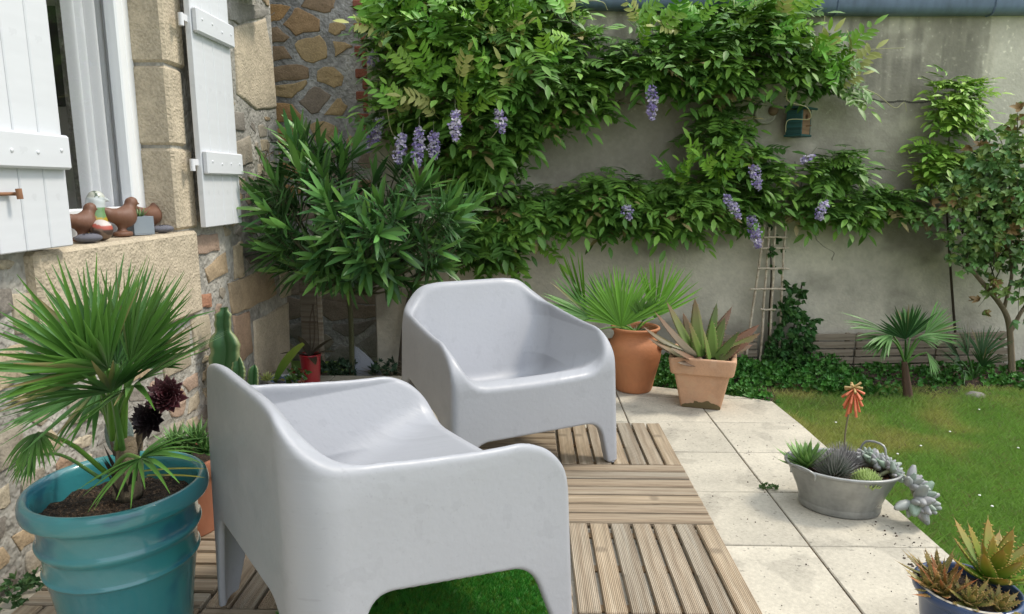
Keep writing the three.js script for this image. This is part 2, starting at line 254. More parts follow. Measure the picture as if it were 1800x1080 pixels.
const stoneMat = (c) => mat(c, 0.92, { map: T.grit, bumpMap: T.stoneBump, bumpScale: 0.005 });
const M = {
  stones: [[0.56, 0.46, 0.31], [0.48, 0.41, 0.3], [0.42, 0.37, 0.29], [0.36, 0.34, 0.3], [0.5, 0.38, 0.24], [0.44, 0.3, 0.2], [0.3, 0.27, 0.23], [0.6, 0.52, 0.38]].map(stoneMat),
  red: stoneMat([0.5, 0.25, 0.15]), pink: stoneMat([0.5, 0.36, 0.27]), granite: mat([0.66, 0.56, 0.41], 0.95, { map: T.grit, bumpMap: T.stoneBump, bumpScale: 0.009 }), darkStone: stoneMat([0.2, 0.18, 0.15]),
  orange: [[0.56, 0.34, 0.15], [0.48, 0.31, 0.16], [0.4, 0.28, 0.17], [0.36, 0.29, 0.22], [0.58, 0.42, 0.22]].map(stoneMat),
  mortar: mat([0.86, 0.84, 0.79], 0.95, { map: T.mortar, bumpMap: T.mortarBump, bumpScale: 0.02 }),
  oldMortar: mat([0.82, 0.82, 0.82], 0.95, { map: T.mortar, bumpMap: T.mortarBump, bumpScale: 0.02 }),
  brick: stoneMat([0.36, 0.13, 0.08]),
  white: mat([0.7, 0.715, 0.74], 0.45, { map: T.paint }),
  rust: mat([0.25, 0.12, 0.06], 0.8), iron: mat([0.72, 0.72, 0.74], 0.5),
  pvc: mat([0.82, 0.84, 0.86], 0.28), glass: new THREE.MeshPhysicalMaterial({ color: 0xffffff, roughness: 0.02, transmission: 1, thickness: 0, ior: 1.5, side: THREE.DoubleSide }),
  curtain: new THREE.MeshPhysicalMaterial({ color: lin(0.82, 0.84, 0.87), roughness: 1, transmission: 0.35, thickness: 0, side: THREE.DoubleSide }),
  room: mat([0.7, 0.67, 0.62], 0.9), roomDark: mat([0.09, 0.08, 0.08], 0.7),
  paver: mat([0.65, 0.632, 0.59], 0.85, { map: T.paver, bumpMap: T.paverBump, bumpScale: 0.0015 }), base: mat([0.62, 0.57, 0.5], 0.95, { map: T.soil }),
  soil: mat([0.5, 0.45, 0.4], 1, { map: T.soil, bumpMap: T.soilBump, bumpScale: 0.02 }),
  plastic: mat([0.368, 0.378, 0.41], 0.72, { map: T.scuff, roughnessMap: T.scuffRough, bumpMap: T.fineBump, bumpScale: 0.0005 }), rubber: mat([0.45, 0.46, 0.48], 0.7),
  render: mat([1, 0.965, 0.885], 0.95, { map: T.render, bumpMap: T.renderBump, bumpScale: 0.004 }), 
  roofMetal: mat([0.15, 0.2, 0.29], 0.45, { map: T.roofMetal }),
  terraJar: mat([0.5, 0.2, 0.085], 0.72, { map: T.terra, bumpMap: T.fineBump, bumpScale: 0.001 }), terraPale: mat([0.56, 0.33, 0.2], 0.85, { map: T.terra, bumpMap: T.fineBump, bumpScale: 0.001 }), terra: mat([0.38, 0.15, 0.08], 0.8, { map: T.terra }),
  zinc: mat([0.42, 0.43, 0.43], 0.62, { map: T.zinc, roughnessMap: T.zincRough, metalness: 0.45 }),
  teal: new THREE.MeshPhysicalMaterial({ color: lin(0.045, 0.25, 0.265), roughness: 0.35, map: T.glaze, bumpMap: T.fineBump, bumpScale: 0.0006, clearcoat: 1, clearcoatRoughness: 0.08, side: THREE.DoubleSide }),
  bluePot: new THREE.MeshPhysicalMaterial({ color: lin(0.035, 0.075, 0.2), roughness: 0.4, map: T.zinc, clearcoat: 0.5, clearcoatRoughness: 0.25, side: THREE.DoubleSide }),
  bark: mat([0.13, 0.1, 0.07], 0.95, { bumpMap: T.stoneBump, bumpScale: 0.02 }), greenBark: mat([0.13, 0.14, 0.07], 0.9, { bumpMap: T.stoneBump, bumpScale: 0.01 }), paleBark: mat([0.32, 0.25, 0.16], 0.9, { bumpMap: T.stoneBump, bumpScale: 0.01 }),
  tendril: mat([0.4, 0.38, 0.2], 0.7), greyWood: mat([0.5, 0.48, 0.45], 0.9, { map: T.wood }), oldWood: mat([0.3, 0.28, 0.25], 0.95, { map: T.wood }),
  leaf: leafMat(0.48, 0.2), glossLeaf: leafMat(0.36, 0.12), softLeaf: leafMat(0.7, 0.35), vleaf: leafMat(0.42, 0.15, { vertexColors: true }), succulent: new THREE.MeshPhysicalMaterial({ color: 0xffffff, roughness: 0.45, vertexColors: true, side: THREE.DoubleSide }),
};
M.slat = [[0.5, 0.455, 0.395], [0.43, 0.405, 0.365], [0.55, 0.485, 0.4], [0.49, 0.43, 0.36]].map((c, i) => { const m = mat(c, 0.85, { map: T.wood.clone(), bumpMap: T.reed, bumpScale: 0.003 }); m.map.offset.set(i * 0.29, i * 0.37); m.map.needsUpdate = true; return m; });
M.bearer = mat([0.36, 0.27, 0.18], 0.9, { map: T.wood });

// ---------------------------------------------------------------- ground: lawn, terrace, bed
const ground = struct('lawn');
{
  const g = new THREE.PlaneGeometry(60, 60); g.rotateX(-Math.PI / 2); const uv = g.attributes.uv; for (let i = 0; i < uv.count; i++) uv.setXY(i, uv.getX(i) * 60, uv.getY(i) * 60);
  part('turf', moved(g, 0, -0.1, 0), mat([1, 1, 1], 1, { map: T.lawn }), ground);
}
const EDGE = [[-1.48, 1.2], [1.35, 1.2], [1.335, -3.16], [1.318, -3.6], [1.13, -3.7], [0.68, -3.88], [0.25, -4.05], [-1.48, -4.05]];   // terrace outline (x, z)
const terrace = struct('terrace_paving');
{
  const sh = new THREE.Shape(EDGE.map(([x, z]) => new THREE.Vector2(x - Math.sign(x) * 0.006, -z - 0.006)));
  const g = new THREE.ExtrudeGeometry(sh, { depth: 0.14, bevelEnabled: false }); g.rotateX(-Math.PI / 2); part('bedding', moved(g, 0, -0.146, 0), M.base, terrace);
  const xs = [-1.48, -1.185, -0.765, -0.345, 0.075, 0.495, 0.915, 1.335], zs = [1.2, 0.65, 0.26, -0.13, -0.52, -0.91, -1.3, -1.69, -2.08, -2.475, -2.87, -3.255, -3.65, -4.06];
  const clip = (poly, a, b) => { const out = [], s = p => (b[0] - a[0]) * (p[1] - a[1]) - (b[1] - a[1]) * (p[0] - a[0]); poly.forEach((p, i) => { const q = poly[(i + 1) % poly.length], sp0 = s(p), sq = s(q); if (sp0 <= 0) out.push(p); if (sp0 * sq < 0) { const t = sp0 / (sp0 - sq); out.push([lerp(p[0], q[0], t), lerp(p[1], q[1], t)]); } }); return out; };
  const tint = [0, 1, 2, 3, 4].map(i => { const m = M.paver.clone(); m.map = T.paver.clone(); m.map.offset.set(i * 0.23, i * 0.41); m.map.needsUpdate = true; const k = [1, 0.96, 1.03, 0.93, 0.985][i]; m.color.multiplyScalar(k); return m; });
  for (let i = 0; i + 1 < xs.length; i++) for (let j = 0; j + 1 < zs.length; j++) {
    const gap = 0.0026; let poly = [[xs[i] + gap, zs[j] - gap], [xs[i + 1] - gap, zs[j] - gap], [xs[i + 1] - gap, zs[j + 1] + gap], [xs[i] + gap, zs[j + 1] + gap]];
    for (let k = 0; k < EDGE.length; k++) { poly = clip(poly, EDGE[k], EDGE[(k + 1) % EDGE.length]); if (poly.length < 3) break; }
    if (poly.length < 3 || Math.abs(polyArea(poly)) < 0.004) continue;
    const s = new THREE.Shape(poly.map(([x, z]) => new THREE.Vector2(x, -z))), c = 0.003;
    const g = new THREE.ExtrudeGeometry(s, { depth: 0.036, bevelEnabled: true, bevelSize: c, bevelThickness: c, bevelOffset: -c, bevelSegments: 1 }); g.rotateX(-Math.PI / 2);
    const m = part('paver', moved(g, 0, -0.039 + rr(-0.0012, 0.0012), 0), tint[R() * 5 | 0], terrace);
  }
}
const bed = struct('planting_bed');
{
  const g = new THREE.PlaneGeometry(5.4, 0.75, 90, 14); g.rotateX(-Math.PI / 2); const p = g.attributes.position, uv = g.attributes.uv;
  for (let i = 0; i < p.count; i++) { let x = p.getX(i) + 1.3, z = p.getZ(i); const t = (z + 0.375) / 0.75; z = WZ + WS * x - 0.02 + t * (x < 0.3 ? 0.5 : x < 1.4 ? 0.45 + 0.25 * (x - 0.3) : 0.75); p.setXYZ(i, x, -0.09 + 0.02 * Math.sin(t * 3.1) + 0.05 * (fbm(x / 6 + 0.5, -z / 6, 60, 2, 300) - 0.5), z); uv.setXY(i, x, z); }
  g.computeVertexNormals(); part('earth', g, M.soil, bed);
}

// ---------------------------------------------------------------- masonry
function voronoi(seeds, fixed, box) {                                             // cells of `seeds`, pushed aside by `fixed`; y stretched so that stones lie flat
  const A = 1.55, all = [...seeds, ...fixed].map(([x, y]) => [x, y * A]), out = [];
  for (let i = 0; i < seeds.length; i++) {
    const [x, y] = all[i]; let poly = [[box[0], box[1] * A], [box[2], box[1] * A], [box[2], box[3] * A], [box[0], box[3] * A]];
    for (let j = 0; j < all.length && poly.length; j++) {
      if (j === i) continue; const dx = all[j][0] - x, dy = all[j][1] - y; if (dx * dx + dy * dy > 0.36 || (dx === 0 && dy === 0)) continue;
      const mx = (all[j][0] + x) / 2, my = (all[j][1] + y) / 2, s = p => (p[0] - mx) * dx + (p[1] - my) * dy, np = [];
      poly.forEach((p, k) => { const q = poly[(k + 1) % poly.length], a = s(p), b = s(q); if (a <= 0) np.push(p); if (a * b < 0) { const t = a / (a - b); np.push([lerp(p[0], q[0], t), lerp(p[1], q[1], t)]); } });
      poly = np;
    }
    if (poly.length > 2) out.push({ i, poly: poly.map(([a, b]) => [a, b / A]) });
  }
  return out;
}
function inset(poly, g) { const c = poly.reduce((a, b) => [a[0] + b[0] / poly.length, a[1] + b[1] / poly.length], [0, 0]); return poly.map(([x, y]) => { const d = Math.hypot(x - c[0], y - c[1]), k = Math.max(0.3, 1 - g / d); return [c[0] + (x - c[0]) * k, c[1] + (y - c[1]) * k]; }); }
function chaikin(poly, q = 0.22) { const o = []; poly.forEach((p, i) => { const n = poly[(i + 1) % poly.length]; o.push([lerp(p[0], n[0], q), lerp(p[1], n[1], q)], [lerp(p[0], n[0], 1 - q), lerp(p[1], n[1], 1 - q)]); }); return o; }
function stoneGeo(poly, depth, map, back = -0.015, rough = 0.006) {
  if (polyArea(poly) < 0) poly = poly.slice().reverse();
  const g = new GB(), n = poly.length, c = poly.reduce((a, b) => [a[0] + b[0] / n, a[1] + b[1] / n], [0, 0]), ring = (k, d, j) => poly.map(([x, y]) => { const X = c[0] + (x - c[0]) * k, Y = c[1] + (y - c[1]) * k; return g.v(map(X, Y, d + rr(-j, j)), X, Y); });
  const a = ring(1, back, 0), b = ring(1, depth * 0.45, 0.001), e = ring(0.93, depth, rough * 0.3), f = ring(0.5, depth + rough * 0.3, rough), m = g.v(map(c[0], c[1], depth + rr(-rough, rough)), c[0], c[1]);
  for (let k = 0; k < n; k++) { const l = (k + 1) % n; g.quad(a[k], a[l], b[l], b[k]); g.quad(b[k], b[l], e[l], e[k]); g.quad(e[k], e[l], f[l], f[k]); g.tri(f[k], f[l], m); }
  return g.geo();
}
function ragged(poly, j) {                                                         // broken stone outline: edges subdivided and knocked about
  const o = []; poly.forEach((p, i) => { const n = poly[(i + 1) % poly.length], L = Math.hypot(n[0] - p[0], n[1] - p[1]), m = Math.max(1, Math.min(3, Math.round(L / 0.045))); for (let k = 0; k < m; k++) o.push([lerp(p[0], n[0], k / m) + rr(-j, j), lerp(p[1], n[1], k / m) + rr(-j, j)]); }); return o;
}
const gridIn = (poly, step) => { const o = [], xs = poly.map(p => p[0]), ys = poly.map(p => p[1]); for (let x = Math.min(...xs); x <= Math.max(...xs) + step; x += step) for (let y = Math.min(...ys); y <= Math.max(...ys) + step; y += step) if (inPoly(poly, x, y)) o.push([x, y]); for (let i = 0; i < poly.length; i++) { const q = poly[(i + 1) % poly.length]; const L = Math.hypot(q[0] - poly[i][0], q[1] - poly[i][1]), m = Math.ceil(L / step); for (let k = 0; k < m; k++) o.push([lerp(poly[i][0], q[0], k / m), lerp(poly[i][1], q[1], k / m)]); } return o; };

const HX = -1.485;                                                                 // plane of the house front's pointing
const house = thing('stone_house', 'rubble stone house front with dressed granite round its white window', 'house');
{
  R = rng(11);
  const Z0 = -4.14, Z1 = 5, TOP = 5.2, WIN = { a: 2.07, b: 2.885, lo: 0.955, hi: 2.2 }, TH = 0.42;
  const bx = (x0, x1, y0, y1, z0, z1) => { const g = new THREE.BoxGeometry(x1 - x0, y1 - y0, z1 - z0); g.translate((x0 + x1) / 2, (y0 + y1) / 2, (z0 + z1) / 2); const p = g.attributes.position, n = g.attributes.normal, uv = g.attributes.uv; for (let i = 0; i < p.count; i++) Math.abs(n.getX(i)) > 0.5 ? uv.setXY(i, p.getZ(i), p.getY(i)) : uv.setXY(i, p.getX(i), p.getY(i) + p.getZ(i)); return g; };
  part('wall', mergeGeometries([bx(HX - TH, HX, -0.2, WIN.lo - 0.06, Z0, Z1), bx(HX - TH, HX, WIN.hi, TOP, Z0, Z1), bx(HX - TH, HX, WIN.lo - 0.06, WIN.hi, Z0, -WIN.b), bx(HX - TH, HX, WIN.lo - 0.06, WIN.hi, -WIN.a, Z1),
    bx(HX - TH, HX - TH + 0.001, 0, 0.001, 0, 0.001)]), M.mortar, house);
  part('gable_wall', mergeGeometries([bx(-6, HX - TH, -0.2, TOP, Z0, Z0 + 0.4), bx(-6.4, -6, -0.2, 0.9, Z0, Z1), bx(-6.4, -6, 2.3, TOP, Z0, Z1), bx(-6.4, -6, 0.9, 2.3, Z0, -3.3), bx(-6.4, -6, 0.9, 2.3, 0.6, Z1), bx(-6, HX - TH, -0.2, TOP, Z1 - 0.4, Z1)]), M.oldMortar, house);
  part('roof', bx(-6.6, HX + 0.25, TOP, TOP + 0.2, Z0 - 0.2, Z1 + 0.2), M.roofMetal, house);
  part('room_floor', bx(-6, HX - TH, -0.05, 0.15, Z0 + 0.4, Z1 - 0.4), M.room, house);
  part('room_ceiling', bx(-6, HX - TH, 2.55, 2.7, Z0 + 0.4, Z1 - 0.4), M.room, house);
  part('room_wall', bx(-6, HX - TH, 0.15, 2.55, Z0 + 0.4, Z0 + 0.42), M.room, house);
  const map = (s, t, d) => V(HX + d, t, -s);                                       // s runs away from the camera, so orientation flips: fixed by DoubleSide
  const px = p => p.map(([x, y]) => { const q = onX(x, y, HX + 0.01); return [-q.z, q.y]; });
  const fixedPx = [
    [[[415, 48], [468, 32], [482, 110], [488, 188], [452, 195], [418, 165]], 'granite'], [[[403, 4], [452, 8], [474, 20], [466, 30], [420, 42], [404, 32]], 3],
    [[[448, 565], [508, 532], [513, 645], [462, 664], [450, 640]], 'granite'], [[[403, 498], [478, 468], [489, 518], [440, 543], [410, 552]], 4], [[[344, 416], [384, 410], [388, 440], [350, 448]], 'pink'],
    [[[350, 520], [372, 517], [374, 538], [352, 543]], 'red'], [[[430, 446], [452, 438], [475, 442], [472, 458], [442, 463]], 'darkStone'], [[[362, 472], [398, 444], [402, 478], [370, 498]], 4], [[[52, 462], [118, 450], [122, 498], [60, 506]], 1],
    [[[490, 412], [509, 400], [512, 520], [495, 524]], 7], [[[412, 432], [428, 424], [430, 486], [414, 492]], 0], [[[455, 290], [484, 282], [492, 380], [470, 390], [458, 340]], 'granite'], [[[414, 250], [440, 240], [446, 286], [420, 292]], 2], [[[395, 195], [430, 200], [432, 232], [398, 226]], 6],
    [[[412, 556], [440, 548], [446, 620], [420, 640]], 5], [[[338, 560], [368, 552], [374, 610], [344, 622]], 7], [[[286, 600], [334, 576], [338, 640], [292, 668]], 1], [[[0, 620], [44, 602], [50, 660], [0, 690]], 0], [[[20, 520], [84, 510], [92, 570], [30, 590]], 7],
    [[[0, 760], [40, 735], [46, 800], [0, 830]], 2], [[[0, 510], [22, 505], [24, 545], [0, 560]], 6], [[[120, 690], [190, 665], [196, 720], [130, 750]], 2], [[[384, 640], [412, 628], [416, 690], [386, 700]], 'granite'],
  ];
  const fixed = fixedPx.map(([p, m]) => [px(p), typeof m === 'string' ? M[m] : M.stones[m]]), dummies = fixed.flatMap(([p]) => gridIn(p, 0.035));
  // dressed blocks round the window: sill and jambs
  const sill = [1.98, 0.955 - 0.36, 3.03, 0.955], jambTop = [0.955, 1.305, 1.632, 1.96, 2.25];
  for (let s = sill[0]; s <= sill[2]; s += 0.04) for (let t = sill[1]; t < 2.3; t += 0.04) dummies.push([s, t]);
  const win = (s, t) => s > sill[0] - 0.02 && s < 3.05 && t > sill[1] - 0.02;
  const seeds = []; for (let t = 0.03; t < 2.35; t += 0.088) for (let s = 1.55 + rr(0, 0.1); s < 4.12; s += rr(0.1, 0.19)) { const q = [s + rr(-0.03, 0.03), t + rr(-0.025, 0.025)]; if (!win(...q) && !fixed.some(([p]) => inPoly(p, ...q)) && !(s < 2.2 && t > 1.3)) seeds.push(q); }
  const pal = [...M.stones, M.stones[0], M.stones[1], M.stones[2], M.stones[7], M.stones[3], M.stones[2], M.pink, M.stones[6]];
  for (const { poly } of voronoi(seeds, dummies, [1.5, 0, 4.125, 2.42])) {
    let p = inset(poly, rr(0.014, 0.036)); if (Math.abs(polyArea(p)) < 0.0012) continue;
    p = ragged(p.length < 6 ? chaikin(p, 0.14) : p, 0.005); part('stone', stoneGeo(p, rr(0.002, 0.009), map, -0.015, 0.004), pal[R() * pal.length | 0], house);
  }
  for (const [p, m] of fixed) part('stone', stoneGeo(ragged(p, 0.006), 0.01, map, -0.015, 0.005), m, house);
  const quoin = (w, h, d, s, t, x, m, name) => { const g = slab(w, h, d, 0.012), p = g.attributes.position; for (let i = 0; i < p.count; i++) { const a = p.getX(i), b = p.getY(i), c = p.getZ(i), e = 0.006 * (fbm(a * 3 + s, b * 3 + t, 20, 2, 400) - 0.5); p.setXYZ(i, a + e, b + e, c - e); } g.rotateY(Math.PI / 2); return part(name, moved(g, x, t, -s), m, house); };
  quoin(1.0, 0.36, 0.22, 2.48, 0.955 - 0.18, HX - 0.07, M.granite, 'window_sill');
  for (let k = 0; k < 4; k++) for (const side of [0, 1]) {
    const h = jambTop[k + 1] - jambTop[k] - 0.012, w = (k + side) % 2 ? 0.17 : 0.13, s = side ? WIN.b - 0.012 + w / 2 : WIN.a + 0.012 - w / 2;
    quoin(w, h, 0.26, s, (jambTop[k] + jambTop[k + 1]) / 2, HX - 0.115, M.granite, 'jamb_stone');
  }
  // window: frame, sash, pane
  const wn = new THREE.Group(); wn.name = 'window'; house.add(wn);
  const WX = HX - 0.15, mid = -(WIN.a + WIN.b) / 2, wd = WIN.b - WIN.a;
  part('frame', mergeGeometries([moved(slab(0.06, WIN.hi - WIN.lo, 0.05, 0.004), WX, (WIN.hi + WIN.lo) / 2, -WIN.b + 0.027), moved(slab(0.06, WIN.hi - WIN.lo, 0.05, 0.004), WX, (WIN.hi + WIN.lo) / 2, -WIN.a - 0.027), moved(slab(0.06, 0.05, wd - 0.11, 0.004), WX, WIN.lo + 0.026, mid), moved(slab(0.06, 0.05, wd - 0.11, 0.004), WX, WIN.hi - 0.026, mid)]), M.pvc, wn);
  { const sw = wd - 0.106, hh = WIN.hi - WIN.lo - 0.108, yc = (WIN.hi + WIN.lo) / 2;
    part('sash', mergeGeometries([moved(slab(0.05, hh, 0.05, 0.006), WX + 0.008, yc, mid - sw / 2 + 0.025), moved(slab(0.05, hh, 0.05, 0.006), WX + 0.008, yc, mid + sw / 2 - 0.025), moved(slab(0.05, 0.055, sw - 0.102, 0.006), WX + 0.008, yc - hh / 2 + 0.028, mid), moved(slab(0.05, 0.055, sw - 0.102, 0.006), WX + 0.008, yc + hh / 2 - 0.028, mid)]), M.pvc, wn);
    const pg = new THREE.PlaneGeometry(sw - 0.098, hh - 0.1); pg.rotateY(Math.PI / 2); part('pane', moved(pg, WX + 0.004, yc, mid), M.glass, wn);
  }
  // shutters: boards, battens, hinges
  function shutter(z0, z1, hingeZ, hingeSide) {
    const s = new THREE.Group(); s.name = 'shutter'; house.add(s); const X = HX + 0.062, n = 4, w = (z0 - z1) / n, y0 = 0.965, y1 = 2.16;
    for (let k = 0; k < n; k++) part('board', moved(slab(0.028, y1 - y0, w - 0.003, 0.0035), X, (y0 + y1) / 2, z0 - (k + 0.5) * w), M.white, s);
    for (const yc of [1.245, 1.83]) {
      const b = part('batten', moved(slab(0.026, 0.1, z0 - z1 - 0.012, 0.006), X + 0.0275, yc, (z0 + z1) / 2), M.white, s);
      for (let k = 0; k < n; k++) { const g = new THREE.SphereGeometry(0.006, 8, 6); g.scale(0.6, 1, 1); part('bolt', moved(g, X + 0.041, yc + rr(-0.008, 0.008), z0 - (k + 0.5) * w), M.white, s); }
    }
    for (const yc of [1.245, 1.83]) {
      const pin = new THREE.CylinderGeometry(0.011, 0.011, 0.05, 12); moved(pin, X - 0.005, yc - 0.012, hingeZ);
      part('hinge', mergeGeometries([pin, moved(new THREE.BoxGeometry(0.006, 0.026, 0.05), X - 0.002, yc, hingeZ + hingeSide * 0.03)]), M.iron, s);
    }
    return s;
  }
  shutter(-2.99, -3.37, -2.945, -1);
  const sL = shutter(-1.7, -2.1, -2.128, 1);
  { const g = new GB(), c = onX(20, 341, HX + 0.085); g.tube([c.clone().add(V(0, 0, 0.06)), c, c.clone().add(V(0.022, 0, -0.002))], 0.005, 8); g.tube([c.clone().add(V(0.02, 0.014, 0)), c.clone().add(V(0.022, -0.014, 0))], 0.008, 8); part('latch', g.geo(), M.rust, sL, 'rusty turn latch on the white shutter'); }
  // weathered ledge stone sticking out near the corner
  part('corbel', moved(slab(0.2, 0.08, 0.32, 0.01), HX + 0.09, 2.17, -3.72), M.granite, house, 'weathered ledge jutting from the stone wall');
}
single('curtain', 'white pleated curtain hanging behind the window glass', 'curtain', (() => {
  const g = new THREE.PlaneGeometry(0.25, 1.2, 64, 1); const p = g.attributes.position; for (let i = 0; i < p.count; i++) p.setZ(i, 0.018 * Math.sin(p.getX(i) * 105) + 0.007 * Math.sin(p.getX(i) * 61)); g.computeVertexNormals(); g.rotateY(Math.PI / 2); return g;
})(), M.curtain, [HX - 0.21, 1.6, -2.745]);
single('framed_picture', 'dark framed picture on the wall inside the window', 'picture', mergeGeometries([slab(0.34, 0.5, 0.02, 0.004), moved(slab(0.24, 0.4, 0.012, 0.003), 0, 0, 0.012)]), M.roomDark, (p => [p.x, p.y, p.z])(onZ(112, 100, -3.705)));

// stone wall behind, beyond the house corner
const back = thing('stone_garden_wall', 'dark old rubble wall with rusty brown stones beyond the house corner', 'wall');
{
  R = rng(23); const Z = -4.78, map = (s, t, d) => V(s, t, Z + d);
  const g = new THREE.BoxGeometry(2.6, 3.6, 0.5); g.translate(-2.26, 1.6, Z - 0.25); const uv = g.attributes.uv, p = g.attributes.position; for (let i = 0; i < p.count; i++) uv.setXY(i, p.getX(i), p.getY(i)); part('wall', g, M.oldMortar, back);
  const seeds = []; for (let t = 0.0; t < 2.5; t += 0.135) for (let s = -2.05 + rr(0, 0.12); s < -1.0; s += rr(0.16, 0.42)) seeds.push([s + rr(-0.04, 0.04), t + rr(-0.045, 0.045)]);
  const brickZone = []; for (let s = -1.14; s < -0.98; s += 0.03) for (let t = 1.5; t < 2.5; t += 0.03) brickZone.push([s, t]);
  for (const { i, poly } of voronoi(seeds, brickZone, [-2.1, -0.1, -0.97, 2.6])) {
    let q = inset(poly, rr(0.018, 0.042)); const [cx, cy2] = seeds[i]; if (cx > -1.17 && cy2 > 1.5) continue; if (Math.abs(polyArea(q)) < 0.002) continue; q = ragged(q, 0.009);
    part('stone', stoneGeo(q, rr(0.003, 0.01), map, -0.02, 0.005), cy2 > 1.05 ? M.orange[R() * 5 | 0] : [M.stones[3], M.stones[6], M.stones[2], M.orange[3]][R() * 4 | 0], back);
  }
  for (let k = 0; k < 12; k++) part('brick', moved(slab(k % 2 ? 0.16 : 0.11, 0.058, 0.05, 0.006), -1.06 + (k % 2 ? -0.02 : 0), 1.52 + k * 0.072, Z + 0.008), M.brick, back);
}
{ const c = onZ(541, 470, -4.45); const g = thing('timber_post', 'short grey timber post against the house corner', 'post', [c.x, -0.08, c.z]);
  part('post', moved(slab(0.11, 0.76, 0.07, 0.006), 0, 0.38, 0), M.oldWood, g); part('batten', moved(slab(0.03, 0.74, 0.025, 0.004), 0.072, 0.37, 0.02), M.greyWood, g); }

// rendered garden wall with its zinc roof edge
{
  const g = thing('rendered_wall', 'long grey rendered garden wall stained and cracked with climbers on it', 'wall');
  const x0 = -1.0, x1 = 5.6, top = 2.4, q = x => WZ + WS * x, b = new GB(); const nx = 60, ny = 20, id = [];
  for (let j = 0; j <= ny; j++) for (let i = 0; i <= nx; i++) { const u = i / nx, v = j / ny, x = lerp(x0, x1, u), y = lerp(-0.3, top - 0.1, v); id.push(b.v(V(x, y, q(x) + 0.012 * (fbm(u, v, 12, 3, 500, 5) - 0.5)), u, (y + 0.1) / 2.4)); }
  for (let j = 0; j < ny; j++) for (let i = 0; i < nx; i++) { const a = j * (nx + 1) + i; b.quad(id[a], id[a + 1], id[a + nx + 2], id[a + nx + 1]); }
  part('render_coat', b.geo(), M.render, g);
  const sh = new THREE.BoxGeometry(x1 - x0 + 0.02, top + 0.18, 0.25), sp_ = sh.attributes.position; for (let i = 0; i < sp_.count; i++) { const x = sp_.getX(i) + (x0 + x1) / 2; sp_.setXYZ(i, x, sp_.getY(i) + top / 2 - 0.2, q(x) - 0.14 + sp_.getZ(i)); } sh.computeVertexNormals(); part('masonry', sh, M.render, g);
  const r = thing('zinc_roof', 'blue grey zinc gutter and roof edge above the rendered wall', 'roof');
  const G = new GB();
  const P2 = [[0.0, 0.0], [0.05, 0.0], [0.075, 0.012], [0.088, 0.04], [0.092, 0.08], [0.094, 0.135], [0.104, 0.142], [0.106, 0.152], [0.096, 0.158], [0.07, 0.15], [-0.3, 0.32], [-1.6, 0.95]];
  let prev; for (let i = 0; i <= 20; i++) { const x = lerp(x0 + 0.35, x1, i / 20), y = 2.215 - 0.02 * Math.sin(clamp((x - 0.2) / 3.2) * Math.PI); const a = P2.map(([d, h], k) => G.v(V(x, y + h, q(x) + d), x / 2, k / 8)); if (prev) for (let k = 0; k + 1 < a.length; k++) G.quad(prev[k], a[k], a[k + 1], prev[k + 1]); prev = a; }
  part('gutter', G.geo(), M.roofMetal, r);
  for (const x of [0.9, 1.9, 2.9]) { const B = new GB(); B.tube(P2.slice(0, 9).map(([d, h]) => V(x, 2.213 - 0.02 * Math.sin(clamp((x - 0.2) / 3.2) * Math.PI) + h, q(x) + d + 0.003)), 0.007, 5); part('bracket', B.geo(), M.roofMetal, r); }
}

// ---------------------------------------------------------------- timber deck tiles
{
  R = rng(31); const S = 0.5, top = 0.025, slatG = [slab(0.494, 0.018, 0.062, 0.003), slab(0.496, 0.018, 0.0605, 0.003)], bear = slab(0.03, 0.0065, 0.49, 0.001);
  const cols = [-1.385, -0.88, -0.375, 0.13], rows = [-1.17, -1.67, -2.17, -2.67];
  const where = [['under the teal pot next to the house wall', 'against the house wall behind the teal pot', '', ''], ['under the turf mat beside the teal pot', 'between the teal pot and the armchair on the mat', '', ''], ['under the turf mat below the armchair', 'half covered by the turf mat corner', 'between the two armchairs', 'under the armchair that faces the paving'],
    ['first of the row along the pavers, nearest the turf mat', 'second of the row along the pavers, with wide open gaps', 'third of the row along the pavers, with close slats', 'last of the row along the pavers, under an armchair foot']];
  cols.forEach((x, i) => rows.forEach((z, j) => {
    if (i < 2 && j > 1) return; const along = (i + j) % 2 === 0;
    const t = thing('deck_tile', `timber deck tile ${where[i][j]}`, 'deck tile', [x + S / 2 + 0.003, 0.0005, z - S / 2], along ? Math.PI / 2 : 0, 'timber deck tiles laid in a chequer');
    for (let k = 0; k < 7; k++) { const m = part('slat', slatG[k % 2], M.slat[R() * 4 | 0], t); m.position.set(rr(-0.001, 0.001), top - 0.0095 + rr(-0.0008, 0.0008), (k - 3) * 0.0715); }
    for (const bxp of [-0.2, 0, 0.2]) { const m = part('bearer', bear, M.bearer, t); m.position.set(bxp, 0.0034, 0); }
  }));
}

